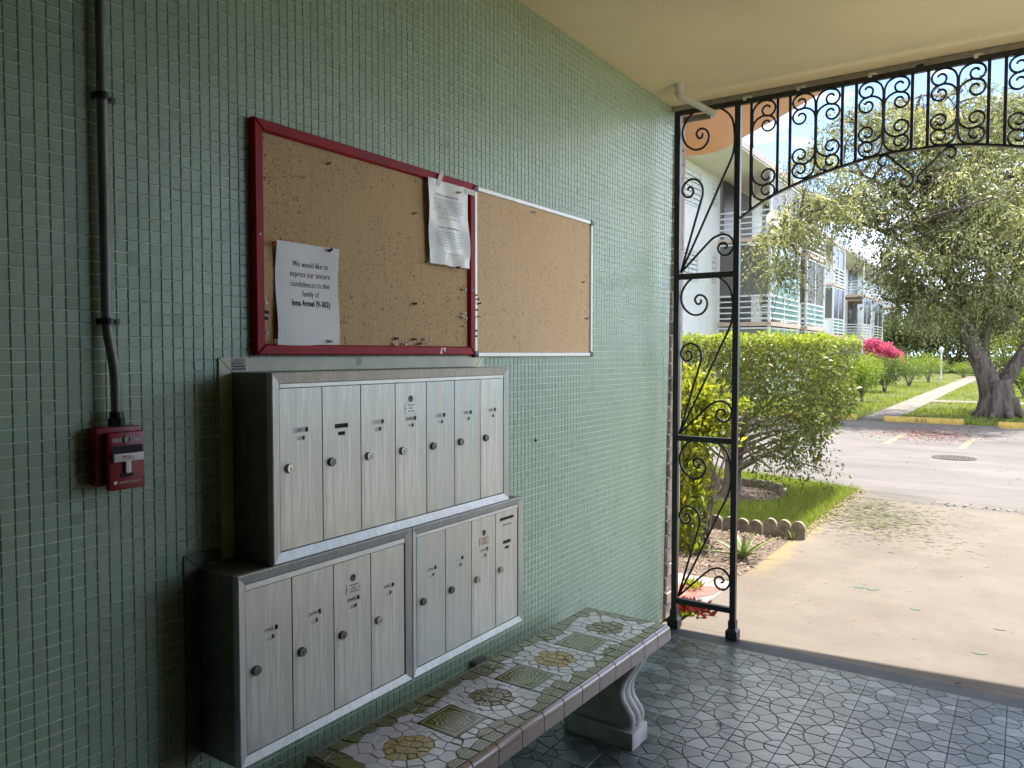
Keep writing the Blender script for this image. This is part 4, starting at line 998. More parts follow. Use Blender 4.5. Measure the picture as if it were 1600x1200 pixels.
def motif(xs, xb):
    """stacked scrolls between a stem and a picket, mirrored top and bottom"""
    w = abs(xb-xs); xm = (xs+xb)/2; za = arch_z(xm)+.006; zt = 2.740
    e = .006*(1 if xb > xs else -1)
    scroll(hook(xs, xb-e, zt, 1, .05), .0054, n=2); scroll(hook(xs, xb-e, zt-w*.64, 1, .09), .0054, n=2)
    zb = max(arch_z(xs), za)
    scroll(hook(xs, xb-e, zb+.001, -1, .05), .0054, n=2); scroll(hook(xs, xb-e, zb+w*.64, -1, .09), .0054, n=2)
for a, b in ((.668, .9065), (.967, 1.201), (1.2645, 1.4957), (1.5566, 1.794)):
    m = (a+b)/2
    mb = MB(); mb.tube([(m, YE, arch_z(m)+.075), (m, YE, 2.675)], .0048, 6); mb.build('stem', 'iron', ir)
    motif(m-.003, a+.007); motif(m+.003, b-.007)
motif(.479+.007, .609-.007); motif(1.987-.007, 1.855+.007)
# V ornament under the crown of the arch
for mir in (0, 1):
    f = (lambda x: x) if not mir else (lambda x: 2*GC-.022-x)
    V = [(1.098, 2.362), (1.086, 2.348), (1.074, 2.352), (1.066, 2.366), (1.072, 2.385), (1.090, 2.394), (1.110, 2.386), (1.140, 2.355), (1.175, 2.320), (1.203, 2.295), (1.212, 2.272), (1.204, 2.250), (1.184, 2.241), (1.166, 2.249), (1.160, 2.265), (1.170, 2.277), (1.183, 2.275)]
    scroll([(f(x), z) for x, z in V], .0056)
for x, n_ in ((.46, 0), (.72, 0), (1.04, 0), (1.235, 1), (1.46, 0), (1.75, 0)):
    mb = MB(); mb.box((x-.010, YE-.006, 2.766), (x+.010, YE+.034, 2.779)); mb.box((x-.022, YE-.012, 2.757), (x-.006, YE-.0135, 2.775)); mb.build('bracket', 'iron' if n_ else 'pvc', ir)
# white pipe from the ceiling out over the gate
pv = thing('drain_pipe', 'dirty white plastic pipe coming out of the ceiling corner over the gate', 'pipe', (.166, 3.75, H))
A0 = Vector((.166, 3.745, H-.001)); A1 = Vector((.166, 3.748, H-.045)); A2 = Vector((.172, 3.760, H-.058)); A3 = Vector(tuple(plane(1117, 178, 1, 3.885)))
mb = MB(); mb.tube([A0, A1, A2, A2+(A3-A2)*.02, A3], .0165, 14); mb.build('pipe', 'pvc', pv, smooth=45)
mb = MB(); mb.lathe([(.026, 0), (.026, -.006), (.0225, -.012), (.0225, -.05)], (A0.x, A0.y, H-.0005), 2, 14); mb.tube([A1+Vector((0, 0, .012)), A1, A2, A2+(A3-A2)*.14], .021, 14); mb.build('elbow', 'pvc', pv, smooth=45)

# ================================================================== OUTDOORS: ground
structure(MB().add([(-400, -60, -.034), (400, -60, -.034), (400, 500, -.034), (-400, 500, -.034)], [(0, 1, 2, 3)]).build('lawn_ground', 'lawn'))
def sheet_obj(name, pts, z, mat, kind='structure', **kw):
    mb = MB(); mb.prism([tuple(p[:2]) for p in pts], 2, z-.02, z); o = mb.build(name, mat)
    if kind: o['kind'] = kind
    return o
DE = lambda y: .088+(y-4.02)*.0150           # left edge of the drive
sheet_obj('driveway', [(DE(3.988), 3.988), (2.456, 3.988), (2.456, 4.162), (9, 4.162), (9, 8.40), (1.66, 8.50), (.80, 8.55), (.42, 8.75), (DE(9.15), 9.15)], -.006, 'drive')
sheet_obj('gravel_edge', [(.42, 8.752), (.80, 8.552), (1.66, 8.502), (9, 8.402), (9, 8.80), (1.3, 8.92), (.6, 9.08), (DE(9.15)+.002, 9.152)], -.010, 'gravel_edge')
sheet_obj('road', [(-60, 10.6), (-3.0, 10.1), (-1.13, 9.66), (-.40, 9.42), (DE(9.2)+.004, 9.16), (.6, 9.082), (1.3, 8.922), (9, 8.802), (60, 8.2), (60, 18.55), (-60, 19.1)], -.014, 'asphalt')
mb = MB()
for (u, v) in ((1343, 917), (1362, 921), (1432, 951), (1560, 983), (1530, 1020), (1270, 700)):
    P = plane(u, v, 2, -.003); n = 9; pts = []
    for k in range(n):
        a = 2*math.pi*k/n; r = random.uniform(.012, .042)*(.7 if v > 940 else 1); pts.append((P[0]+r*1.3*math.cos(a), P[1]+r*math.sin(a)))
    if v != 700: mb.prism(pts, 2, -.0045, -.0035)
stuff(mb.build('teal_paint_flakes', 'teal'))
# planted bed, coloured slabs
sheet_obj('planting_bed', [(-4, 4.95), (DE(4.95)-.004, 4.95), (DE(6.42)-.004, 6.42), (-4, 6.60)], -.012, 'soil')
sheet_obj('pink_slab', [(-4, 4.16), (DE(4.17)-.004, 4.165), (DE(4.94)-.004, 4.945), (-4, 4.945)], -.010, 'pink_slab')
sheet_obj('red_slab', [(-4, 4.40), (-.02, 4.42), (.075, 4.62), (.085, 4.79), (-.1, 4.72), (-4, 4.70)], -.006, 'red_slab')
# mulch chips in the bed, dry leaves at the lawn edge, mown grass clippings, fallen red flowers
def scatter_chips(name, mat, pos, smin, smax, asp=3., hz=.004, zb=-.008, ang=None):
    pos = np.asarray(pos); n = len(pos); L = rng.uniform(smin, smax, n); a = rng.uniform(0, 6.28, n) if ang is None else rng.normal(ang, .35, n)
    w = L/asp*rng.uniform(.6, 1.3, n); d = np.stack([np.cos(a), np.sin(a)], 1); p = np.stack([-np.sin(a), np.cos(a)], 1)
    v = np.zeros((n, 4, 3)); 
    for k, (s1, s2) in enumerate(((-.5, -.2), (.1, -.5), (.5, .1), (-.1, .5))): v[:, k, :2] = pos[:, :2]+d*(L*s1)[:, None]+p*(w*s2)[:, None]; v[:, k, 2] = zb+rng.uniform(.0005, hz, n)
    return quads(name, mat, v, rng.uniform(0, 1, n))
def quads(name, mat, v, tint, parent=None, smooth=False, origin=None):
    """v: (n,4,3) array of quads to one mesh"""
    n = len(v); po = ORG[parent.name] if parent else Vector((0, 0, 0)); og = Vector(origin) if origin is not None else po
    me = D.meshes.new(name); co = (v.reshape(-1, 3)-np.array(og)).astype(np.float32)
    me.vertices.add(n*4); me.vertices.foreach_set('co', co.ravel()); me.loops.add(n*4); me.loops.foreach_set('vertex_index', np.arange(n*4, dtype=np.int32))
    me.polygons.add(n); me.polygons.foreach_set('loop_start', np.arange(0, n*4, 4, dtype=np.int32))
    me.materials.append(M[mat]); at = me.attributes.new('tint', 'FLOAT', 'POINT'); at.data.foreach_set('value', np.repeat(np.clip(tint, 0, 1), 4).astype(np.float32))
    me.update(); me.validate(); o = D.objects.new(name, me); COL.objects.link(o)
    if parent: o.parent = parent
    o.location = og-po; ORG[o.name] = og; return o
U = rng.uniform
stuff(scatter_chips('mulch_chips', 'chip', np.stack([U(-1.4, .09, 2600), U(4.98, 6.35, 2600)], 1), .012, .05, hz=.02))
yy = U(6.5, 9.1, 900); stuff(scatter_chips('dry_leaf_litter', 'leaf_litter', np.stack([.10+(yy-4)*.015+rng.normal(.02, .035, 900), yy], 1), .01, .035, 2.2, .012))
c0 = plane(1395, 815, 2, 0.); n = 2600
gx = rng.normal(0, .34, n); gy = rng.normal(0, .50, n)
pos = np.stack([np.clip(.47+gx, .17, 2.), np.clip(7.7+gy-gx*.55, 5.9, 8.6)], 1)
stuff(scatter_chips('grass_clippings', 'clipping', pos, .02, .085, 8., .006, ang=.15))
stuff(scatter_chips('scattered_twigs', 'chip', np.stack([U(.15, 2.3, 520), U(4.3, 8.4, 520)], 1), .008, .045, 6., .004, ang=-.2))
c0 = plane(1448, 677, 2, 0.); n = 1300
stuff(scatter_chips('fallen_red_flowers', 'red_litter', np.stack([c0[0]+rng.normal(0, .42, n), c0[1]+rng.normal(0, .75, n)], 1), .02, .065, 1.6, .012, zb=-.013))
stuff(scatter_chips('road_grit', 'chip', np.stack([U(-3, 5, 420), U(9.2, 18.4, 420)], 1), .015, .07, 2.5, .01, zb=-.013))
n = 160; xx = U(.9, 2.2, n); stuff(scatter_chips('gravel_stones', 'walk', np.stack([xx, 8.66-(xx-1.6)*.06+rng.normal(0, .05, n)], 1), .02, .05, 1.4, .012, zb=-.009))

# leaf machinery
def leaf_quads(P, d, L, Wd, fold=.25, roll=None):
    n = len(P); d = d/np.linalg.norm(d, axis=1, keepdims=True)
    r = rng.normal(size=(n, 3)); s_ = np.cross(d, r); s_ /= np.linalg.norm(s_, axis=1, keepdims=True)+1e-9
    nn = np.cross(s_, d); v = np.zeros((n, 4, 3)); L = L[:, None]; Wd = Wd[:, None]
    v[:, 0] = P; v[:, 1] = P+d*L*.45+s_*Wd*.5+nn*Wd*fold; v[:, 2] = P+d*L-nn*L*.12; v[:, 3] = P+d*L*.45-s_*Wd*.5+nn*Wd*fold
    return v
def unit(n):
    a = rng.normal(size=(n, 3)); return a/np.linalg.norm(a, axis=1, keepdims=True)
def blades(name, mat, pos, h0, h1, w, kind=True):
    n = len(pos); h = U(h0, h1, n); a = U(0, 6.28, n); lean = U(.1, .75, n); b = U(0, 6.28, n)
    s_ = np.stack([np.cos(a), np.sin(a), 0*a], 1)*(w*U(.6, 1.3, n)/2)[:, None]; tip = np.stack([np.cos(b)*lean, np.sin(b)*lean, np.ones(n)], 1)*h[:, None]
    P = np.c_[pos, np.full(n, -.03)]; v = np.zeros((n, 4, 3)); v[:, 0] = P-s_; v[:, 1] = P+s_; v[:, 2] = P+tip*.98+s_*.15; v[:, 3] = P+tip-s_*.15
    return quads(name, mat, v, rng.normal(.5, .22, n))
# lawn by the drive
n = 60000; x = U(-2.2, .17, n); y = U(6.38, 10.1, n)
edge = np.where(x > -1.13, 9.66-(x+1.13)*.36, 9.66-(x+1.13)*.24); k = (x < .085+(y-4)*.0150) & (y < edge) & (y > 6.50-.12*x*0) & (np.hypot(x+.95, y-8.2) > .58)
stuff(blades('lawn_grass', 'grass', np.stack([x, y], 1)[k], .025, .075, .007))
n = 52000; x = U(-6, 5.5, n); y = 18.9+U(0, 1, n)**1.7*26
k = ~((x > -1.55) & (x < -.75) & (y < 60)) & ~((y > 27.2) & (y < 28.6) & (x > -.75)) & (rng.random(n) < np.clip(.55+.5*np.sin(x*1.7+y*.6)*np.sin(y*.9-x), .12, 1))
stuff(blades('verge_grass', 'grass', np.stack([x, y], 1)[k], .03, .10, .03))
# paths beyond the road
sheet_obj('garden_path', [(-1.50, 18.95), (-.80, 18.95), (-.78, 30), (-.62, 60), (-1.5, 60), (-1.52, 30)], -.018, 'walk')
sheet_obj('cross_path', [(-.776, 27.3), (12, 27.1), (12, 28.5), (-.776, 28.5)], -.020, 'walk')
mb = MB(); mb.box((-1.5, 18.90, -.03), (-.80, 18.945, .03)); o = mb.build('path_step', 'walk', origin=(-1.15, 18.92, -.03)); structure(o)

# wheel stops
def wheel_stop(x0, x1, y, lab, txt=None, rz=0.):
    t = thing('wheel_stop', lab, 'wheel stop', ((x0+x1)/2, y, -.014), 'yellow wheel stops along the far side of the road', rz)
    L = (x1-x0)/2; mb = MB(); pr = [(-.085, 0), (.085, 0), (.085, .055), (.06, .115), (-.06, .115), (-.085, .055)]
    c = t.location; mb.prism([(c.y+a, c.z+b) for a, b in pr], 0, c.x-L, c.x+L, ch=.012); b_ = mb.build('block', 'stop_yellow', t)
    if txt:
        mb = MB(); vs, fs = text_mesh(txt, .11); mb.add([(c.x+a*1.15, c.y-.0875+.0+max(0, (b+.02-.055))*.42, c.z+.017+b) for a, b in vs], fs); mb.build('stencil_number', 'ink', t)
    return t
wheel_stop(-.93, .60, 18.80, 'long yellow wheel stop with black stencilled number in front of the path', '9-201', R(-1.5))
wheel_stop(1.23, 2.75, 18.42, 'yellow wheel stop in front of the big tree, cut by the photo edge', None, R(-1.5))
wheel_stop(-3.02, -1.50, 18.88, 'worn faded wheel stop left of the path behind the trimmed hedge', None, R(.5))
for (a, b) in (((1283, 688), (1305, 679)), ((1384, 693), (1413, 677)), ((1502, 700), (1519, 686))):
    P, Q = plane(*a, 2, 0), plane(*b, 2, 0); w = .05
    mb = MB(); mb.prism([(P[0]-w, P[1]), (P[0]+w, P[1]), (Q[0]+w, Q[1]), (Q[0]-w, Q[1])], 2, -.012, -.0095); structure(mb.build('bay_marking', 'yellow_paint'))
mc = (.83, 12.68, -.0095); mh = thing('manhole_cover', 'round dark cast iron cover set in the pale road', 'manhole cover', mc)
mb = MB(); mb.lathe([(.285, -.004), (.285, .003), (.262, .003), (.262, -.001)], mc, 2, 36); mb.build('ring', 'manhole', mh)
mb = MB(); mb.lathe([(.258, -.003), (.258, .002)], mc, 2, 36)
for i in range(-5, 6):
    for j in range(-5, 6):
        if math.hypot(i, j) < 5.2: mb.box((mc[0]+i*.045-.014, mc[1]+j*.045-.014, mc[2]+.002), (mc[0]+i*.045+.014, mc[1]+j*.045+.014, mc[2]+.0035))
mb.build('lid', 'manhole', mh)
# scalloped edging blocks
def edging(x0, y0, x1, y1, lab, n=3, h=.10):
    c = Vector(((x0+x1)/2, (y0+y1)/2, -.03)); L = math.hypot(x1-x0, y1-y0); t = math.atan2(y1-y0, x1-x0)
    w = L/n; pr = [(-L/2, 0), (L/2, 0)]
    for k in range(n-1, -1, -1):
        cx_ = -L/2+(k+.5)*w; pr += [(cx_+w/2*math.cos(a)*.98, h*.66+h*.40*math.sin(a)) for a in [math.pi*i/8 for i in range(9)]]
    mb = MB(); mb.prism(pr, 1, -.024, .024, ch=.006); o = mb.build('edging_block', 'edging', smooth=40); o.location = c; o.rotation_euler.z = t
    return tag(o, lab, 'edging block', 'scalloped concrete edging blocks')
edging(-.118, 6.405, .215, 6.40, 'mossy scalloped edging block at the corner of lawn and drive', 3, .155)
edging(-.46, 6.415, -.130, 6.41, 'mossy scalloped edging block behind the aloe, beside the gate post', 3, .125)
edging(-.80, 6.43, -.47, 6.42, 'scalloped edging block half hidden by the lime shrub', 3, .125)
for i, (a, lab) in enumerate(((20, 'rightmost edging block of the ring round the hedge trunk'), (52, 'second edging block from the right in the ring round the hedge trunk'), (84, 'far edging block behind the hedge trunk'), (118, 'edging block left behind the hedge trunk'))):
    r = .52; p = lambda d: (-.95+r*math.cos(R(d)), 8.25+r*math.sin(R(d))*1.0); A, B = p(a-15), p(a+15); edging(A[0], A[1], B[0], B[1], lab, 3, .09)
sheet_obj('mulch_ring', [(-.95+.5*math.cos(a), 8.25+.5*math.sin(a)) for a in np.linspace(0, 6.1, 22)], -.026, 'soil')

# ================================================================== OUTDOORS: plants
def limb(mb, pts, r0, r1, n=8, wob=.0):
    c = smooth_curve([tuple(p) for p in pts], 4); k = len(c); mb.tube(c, [r0+(r1-r0)*(i/(k-1))**.8 for i in range(k)], n)
    return c
# --- trimmed ficus hedge tree
HB = (-.95, 8.2, -.03); he = thing('trimmed_hedge_tree', 'flat topped trimmed ficus hedge on a pale trunk beyond the gate', 'hedge', HB)
mb = MB()
for (dx, dy, r) in ((-.02, 0, .085), (-.20, -.05, .07), (.03, .06, .05)):
    limb(mb, [(HB[0]+dx*.8, HB[1]+dy, -.03), (HB[0]+dx*1.2, HB[1]+dy, .25), (HB[0]+dx*2+.02, HB[1]+dy, .55), (HB[0]+dx*3.4, HB[1]+dy*2, 1.0)], r, r*.45, 10)
mb.lathe([(.14, 0), (.10, .05), (.088, .10)], (HB[0]-.02, HB[1], -.03), 2, 12)
for k in range(26):
    a = random.uniform(-2.6, .6); L = random.uniform(.5, 1.05); z0 = random.uniform(.30, .8)
    e = (HB[0]+math.cos(a)*L*1.0, HB[1]+math.sin(a)*L*.6, z0+random.uniform(-.02, .5))
    limb(mb, [(HB[0], HB[1], z0-.05), (HB[0]+math.cos(a)*L*.4, HB[1]+math.sin(a)*L*.3, z0+.10), e], .022, .005, 5)
for (ex, ey, ez) in ((-.28, 8.1, .42), (-.42, 7.8, .30), (-.15, 8.4, .55), (-.55, 7.7, .42), (-.2, 8.9, .62)):
    limb(mb, [(HB[0]+.03, HB[1], .22), (HB[0]+.28, (HB[1]+ey)/2, .40), (ex-.1, ey, ez+.10), (ex, ey, ez)], .030, .006, 6)
mb.build('trunk', 'bark_pale', he, smooth=60)
def hedge_bottom(x): return .90-.36*np.exp(-((x+.30)/.34)**2)+.08*np.sin(x*5.1)
n = 150000; x = U(-3.6, .12, n); y = U(7.35, 9.45, n); zt = 1.655; z = U(.3, zt, n)
xr = .10-.35*np.clip((1.0-z), 0, .8)-.06*np.sin(z*9+y*3); 
fr = np.minimum.reduce([np.abs(x-xr), np.abs(y-7.35), np.abs(zt-z)])
keep_ = (x < xr) & (z > hedge_bottom(x)+rng.normal(0, .05, n)) & (rng.random(n) < np.exp(-fr/.16)*.95+.12)
keep_ &= ~((z < .72) & (rng.random(n) < .45))
P = np.stack([x, y, z], 1)[keep_]; m = len(P)
P[:, 2] += .02*np.sin(P[:, 0]*13)+rng.normal(0, .012, m); P[:, 1] += .04*np.sin(P[:, 0]*6+P[:, 2]*4)
out = np.stack([np.where(P[:, 0] > -.3, .7, 0), np.where(P[:, 1] < 7.8, -.8, .1), np.where(P[:, 2] > 1.5, .9, -.15)], 1)
d = unit(m)+out*.8; tn = .36+.50*np.clip((P[:, 2]-1.53)/.11, 0, 1)+.1*np.clip((P[:, 0]+.35)/.4, 0, 1)+rng.normal(0, .17, m)  # sunlit top painted into the leaf tint; right end slightly lighter
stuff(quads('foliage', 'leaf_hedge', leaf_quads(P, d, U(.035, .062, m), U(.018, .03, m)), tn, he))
# drooping lower sprays
SP = []
for k in range(64):
    b = np.array([U(-.75, -.08), U(7.7, 8.9), U(.42, .72)]); dr = np.array([U(-.1, .35), U(-.25, .15), -U(.25, .6)])
    for t in np.linspace(0, 1, 16): SP.append(b+dr*t*.62+np.array([0, 0, -.08*t*t])+rng.normal(0, .022, 3))
P = np.array(SP); m = len(P); stuff(quads('hanging_spray', 'leaf_hedge', leaf_quads(P, unit(m)+np.array([.2, -.2, -.9]), U(.035, .06, m), U(.016, .026, m)), rng.normal(.36, .18, m), he))

# --- lime shrub against the wall end
def shrub(name, label, cat, base, blobs, mat, nleaf, L, Wl, stem_r=.02, stems=6, shell=.35, up=.3, tint=(.45, .2), group=None, top=.25, stem_mat='bark_pale', spray=0):
    t = thing(name, label, cat, base, group); mb = MB()
    for k in range(stems):
        c, rr = blobs[k % len(blobs)]; e = np.array(c)+rng.normal(0, .35, 3)*np.array(rr)
        limb(mb, [(base[0]+random.uniform(-.05, .05), base[1]+random.uniform(-.05, .05), base[2]), ((base[0]*.6+e[0]*.4), (base[1]*.6+e[1]*.4), base[2]*.45+e[2]*.55), tuple(e)], stem_r, stem_r*.3, 5)
    mb.build('stem', stem_mat, t, smooth=60)
    vol = np.array([b[1][0]*b[1][2]+b[1][1]*b[1][2] for b in blobs]); cnt = (vol/vol.sum()*nleaf).astype(int); PP = []; DD = []; TT = []
    for (c, rr), k in zip(blobs, cnt):
        a = unit(k); r = np.clip(1-np.abs(rng.normal(0, shell, k)), .05, 1.08)*(1+.16*np.sin(a[:, 0]*5+c[0]*3)*np.sin(a[:, 2]*6+c[1])+.10*np.sin(a[:, 1]*9+a[:, 2]*8))
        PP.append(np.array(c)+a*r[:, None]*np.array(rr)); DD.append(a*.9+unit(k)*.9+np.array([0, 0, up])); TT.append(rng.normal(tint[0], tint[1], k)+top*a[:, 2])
    P = np.concatenate(PP); d = np.concatenate(DD); tn = np.concatenate(TT); ok_ = P[:, 2] > base[2]+.01; P, d, tn = P[ok_], d[ok_], tn[ok_]; m = len(P)
    stuff(quads('foliage', mat, leaf_quads(P, d, U(L*.7, L*1.25, m), U(Wl*.7, Wl*1.2, m)), tn, t)); return t
def at_y(u, v, y): return tuple(plane(u, v, 1, y))
LB = []
for (u, v, y, r, rz) in ((1075, 640, 6.0, .20, .26), (1092, 680, 5.9, .19, .20), (1072, 740, 5.8, .20, .24), (1082, 780, 5.7, .14, .18), (1072, 830, 5.6, .12, .22), (1082, 865, 5.5, .08, .12), (1100, 620, 6.1, .17, .14), (1128, 655, 6.0, .13, .12), (1150, 632, 6.0, .12, .05), (1140, 690, 6.0, .08, .07), (1080, 590, 6.2, .17, .10), (1040, 700, 6.2, .4, .5), (1020, 800, 6.0, .35, .45)):
    LB.append((at_y(u, v, y), (r, r*1.1, rz)))
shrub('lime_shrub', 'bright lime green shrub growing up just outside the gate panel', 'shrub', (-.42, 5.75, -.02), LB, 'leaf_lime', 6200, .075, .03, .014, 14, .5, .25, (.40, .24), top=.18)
# --- aloe, with each leaf its own piece
def aloe(base, lab, n, L, name='aloe_plant'):
    t = thing(name, lab, 'plant', base)
    for k in range(n):
        a = k*2.4+.3; inc = .28+.95*((k/n)**.8); Lk = L*(1-.25*random.random())*(.8+.3*k/n); mb = MB(); W_ = L*.16; vs = []; N_ = 7
        for i in range(N_+1):
            t_ = i/N_; h = Lk*(math.cos(inc)*t_-.12*t_*t_*inc); rr = Lk*(math.sin(inc)*t_+.10*t_*t_); w = W_*(1-t_)**.8*(.75+.6*t_*(1-t_)); c = (base[0]+math.cos(a)*rr, base[1]+math.sin(a)*rr, base[2]+.01+h)
            sx, sy_ = -math.sin(a), math.cos(a); vs += [(c[0]+sx*w/2, c[1]+sy_*w/2, c[2]+w*.28), (c[0]+math.cos(a)*w*.1, c[1]+math.sin(a)*w*.1, c[2]-w*.12), (c[0]-sx*w/2, c[1]-sy_*w/2, c[2]+w*.28), (c[0], c[1], c[2]+w*.08)]
        fs = [(i*4+j, i*4+(j+1) % 4, i*4+4+(j+1) % 4, i*4+4+j) for i in range(N_) for j in range(4)]
        mb.add(vs, fs, 0, random.uniform(.2, .8)); mb.build('leaf', 'aloe', t, smooth=60, recalc=True)
aloe((-.03, 5.55, -.015), 'spiky pale green aloe growing in the mulch behind the gate post', 13, .34)
aloe((.130, 6.33, -.015), 'small spiky plant in front of the corner edging block', 7, .13)
def tuft(base, lab, mat, n, L, W_, name, cat='plant', spread=.9):
    P = np.array(base)+rng.normal(0, 1, (n, 3))*np.array([spread*L*.5, spread*L*.5, 0])+np.array([0, 0, .01]); d = unit(n)*.7+np.array([0, 0, .8])
    o = quads(name, mat, leaf_quads(P, d, U(L*.6, L*1.1, n), U(W_*.7, W_*1.2, n)), U(0, 1, n), origin=base); return tag(o, lab, cat)
tuft((.045, 4.25, -.02), 'dark red leafy plant at the foot of the gate panel', 'red_leaf', 240, .075, .03, 'red_plant', spread=1.1)
tuft((.070, 4.17, -.02), 'low yellow green weeds at the edge of the driveway by the gate', 'leaf_lime', 90, .04, .012, 'weed')
tuft((-.075, 4.66, -.01), 'yellowish weed growing through the red painted slab', 'leaf_lime', 60, .08, .014, 'weed')

# --- the big tree across the road
TB = (1.15, 21.9, -.03); tr = thing('shade_tree', 'large shade tree with dark forked trunk and drooping feathery crown across the road', 'tree', TB)
dp = lambda u, v, d=18.55: tuple(deep(u, v, d))
mb = MB()
limb(mb, [(TB[0]-.01, TB[1], -.05), (TB[0]-.02, TB[1], .35), dp(1557, 612), dp(1554, 594)], .41, .34, 18)
limb(mb, [(TB[0]-.12, TB[1], .1), dp(1545, 598), dp(1530, 560), dp(1517, 528), dp(1508, 495), dp(1494, 455), dp(1478, 410), dp(1462, 350), dp(1450, 290)], .28, .08, 14)
limb(mb, [(TB[0]+.14, TB[1]-.03, .1), dp(1568, 605), dp(1578, 583), dp(1596, 556), dp(1625, 515), dp(1655, 465), dp(1680, 390)], .22, .10, 12)
limb(mb, [dp(1535, 570), dp(1537, 530), dp(1545, 480), dp(1546, 420, 19), dp(1538, 340, 19), dp(1520, 250, 19), dp(1500, 190, 19)], .16, .05, 10)
for k in range(9):                                 # buttress roots
    a = 2*math.pi*k/9+.3; limb(mb, [(TB[0]+math.cos(a)*.31, TB[1]+math.sin(a)*.31, .42), (TB[0]+math.cos(a)*.42, TB[1]+math.sin(a)*.42, .10), (TB[0]+math.cos(a)*.62, TB[1]+math.sin(a)*.62, -.05)], .12, .05, 7)
BR = [[(1494, 455), (1450, 405), (1400, 372), (1350, 350), (1300, 342), (1250, 352), (1222, 372)], [(1478, 410), (1430, 330), (1380, 290), (1330, 268), (1290, 262)], [(1462, 350), (1420, 260), (1370, 210), (1330, 190)],
      [(1450, 290), (1440, 220), (1425, 170)], [(1546, 420), (1590, 330), (1620, 250), (1640, 190)], [(1538, 340), (1570, 250), (1565, 180)], [(1655, 465), (1640, 380), (1600, 300)],
      [(1508, 495), (1460, 470), (1420, 455), (1395, 470)], [(1545, 480), (1590, 450), (1630, 440)], [(1520, 250), (1480, 190), (1470, 150)], [(1494, 455), (1470, 430), (1430, 430), (1380, 420)]]
for k, b in enumerate(BR): limb(mb, [dp(u, v, 18.5+(.9*math.sin(k*2.1+i*.3) if i else 0)) for i, (u, v) in enumerate(b)], .085 if k else .10, .018, 6)
mb.build('trunk', 'bark', tr, smooth=60)
CL = []
for (u, v, d, ru, rv, k) in ((1500, 255, 18.5, 130, 95, 250), (1560, 390, 17.6, 95, 85, 165), (1435, 385, 18, 75, 75, 115), (1305, 322, 17.6, 75, 36, 70), (1232, 360, 17.2, 42, 26, 30), (1208, 415, 17, 14, 36, 9), (1246, 410, 17.4, 20, 32, 10),
                             (1285, 262, 18, 62, 38, 34), (1325, 195, 18.4, 50, 36, 24), (1405, 190, 18.5, 85, 44, 74), (1550, 165, 18.5, 95, 44, 100), (1650, 290, 18.6, 110, 150, 150), (1455, 478, 18, 48, 42, 42), (1412, 450, 18.4, 26, 46, 18),
                             (1545, 480, 18.8, 60, 40, 30), (1610, 470, 19, 60, 60, 55), (1365, 295, 18, 60, 50, 44), (1480, 330, 20.6, 120, 90, 110), (1560, 300, 16.4, 90, 80, 90)):
    a = unit(k)*(rng.random(k)**.33)[:, None]
    for q in a: CL.append(deep(u+q[0]*ru, v+q[1]*rv, d+q[2]*2.3*min(1, ru/70)))
CL = np.array(CL); nc = len(CL); LP = []; LD = []; LT = []; TW = MB()
sel = rng.random(nc) < .84; CL = CL[sel]; nc = len(CL); tint_c = rng.normal(.45, .28, nc)
for i, c in enumerate(CL):
    for k in range(7):
        a = U(0, 6.28); el = U(-.5, .75); d0 = np.array([math.cos(a)*math.cos(el), math.sin(a)*math.cos(el), math.sin(el)]); L = U(.35, .9); m = 11; t = np.linspace(.12, 1, m)
        pts = c+d0*(t*L)[:, None]+np.array([0, 0, -1])*((t*t)*L*U(.5, 1.25))[:, None]
        tg = np.gradient(pts, axis=0); tg /= np.linalg.norm(tg, axis=1, keepdims=True)
        LP.append(pts+rng.normal(0, .02, (m, 3))); LD.append(tg*.7+unit(m)*.75+np.array([0, 0, -.25])); LT.append(np.full(m, tint_c[i])+rng.normal(0, .17, m))
        if k == 0 and i % 2 == 0: TW.tube([c, pts[5], pts[-1]], [.012, .008, .003], 3, caps=False)
P = np.concatenate(LP); d = np.concatenate(LD); tn = np.concatenate(LT); m = len(P)
stuff(quads('crown', 'leaf_tree', leaf_quads(P, d, U(.06, .14, m), U(.022, .044, m)), tn, tr))
BP = np.array([dp(u, v) for b in BR for (u, v) in smooth_curve(b, 3)])
for i in range(0, nc, 3):                          # boughs out to the leaf clusters
    j = int(np.argmin(((BP-CL[i])**2).sum(1))); a, b = BP[j], CL[i]; mid_ = (a+b)/2+rng.normal(0, .12, 3)+np.array([0, 0, .15])
    TW.tube(smooth_curve([tuple(a), tuple(mid_), tuple(b)], 3), [.045-.006*q for q in range(7)], 4, caps=False)
stuff(TW.build('twigs', 'bark', tr))

# --- bushes along the building and far planting
def bush(u, vb, w, h, lab, mat='leaf_bush', n=2600, name='garden_bush', cat='bush', depth=None, L=.075, squash=1., tint=(.45, .2), group='bushes beside the garden path'):
    g = plane(u, vb, 2, -.03) if depth is None else np.array([deep(u, 553, depth)[0], deep(u, 553, depth)[1], -.03])
    d = (g-CP)@FW; W_ = w*d/FPX/2; Hh = h*d/FPX
    bl = [((g[0], g[1], Hh*.58), (W_, W_*.9, Hh*.42))]
    for k in range(4): a = k*1.57+.5; bl.append(((g[0]+math.cos(a)*W_*.45, g[1]+math.sin(a)*W_*.45, Hh*random.uniform(.45, .62)), (W_*.6, W_*.6, Hh*.33)))
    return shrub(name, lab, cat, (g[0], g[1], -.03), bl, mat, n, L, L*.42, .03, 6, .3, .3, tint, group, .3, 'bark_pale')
bush(1305, 627, 84, 78, 'yellow green bush partly hidden by the trimmed hedge corner', n=3200)
bush(1346, 627, 64, 74, 'airy light bush on forked stems beside the path start', n=3200, tint=(.6, .22))
bush(1382, 613, 54, 56, 'dense dark green bush right of the airy one', 'leaf_dark', n=2600)
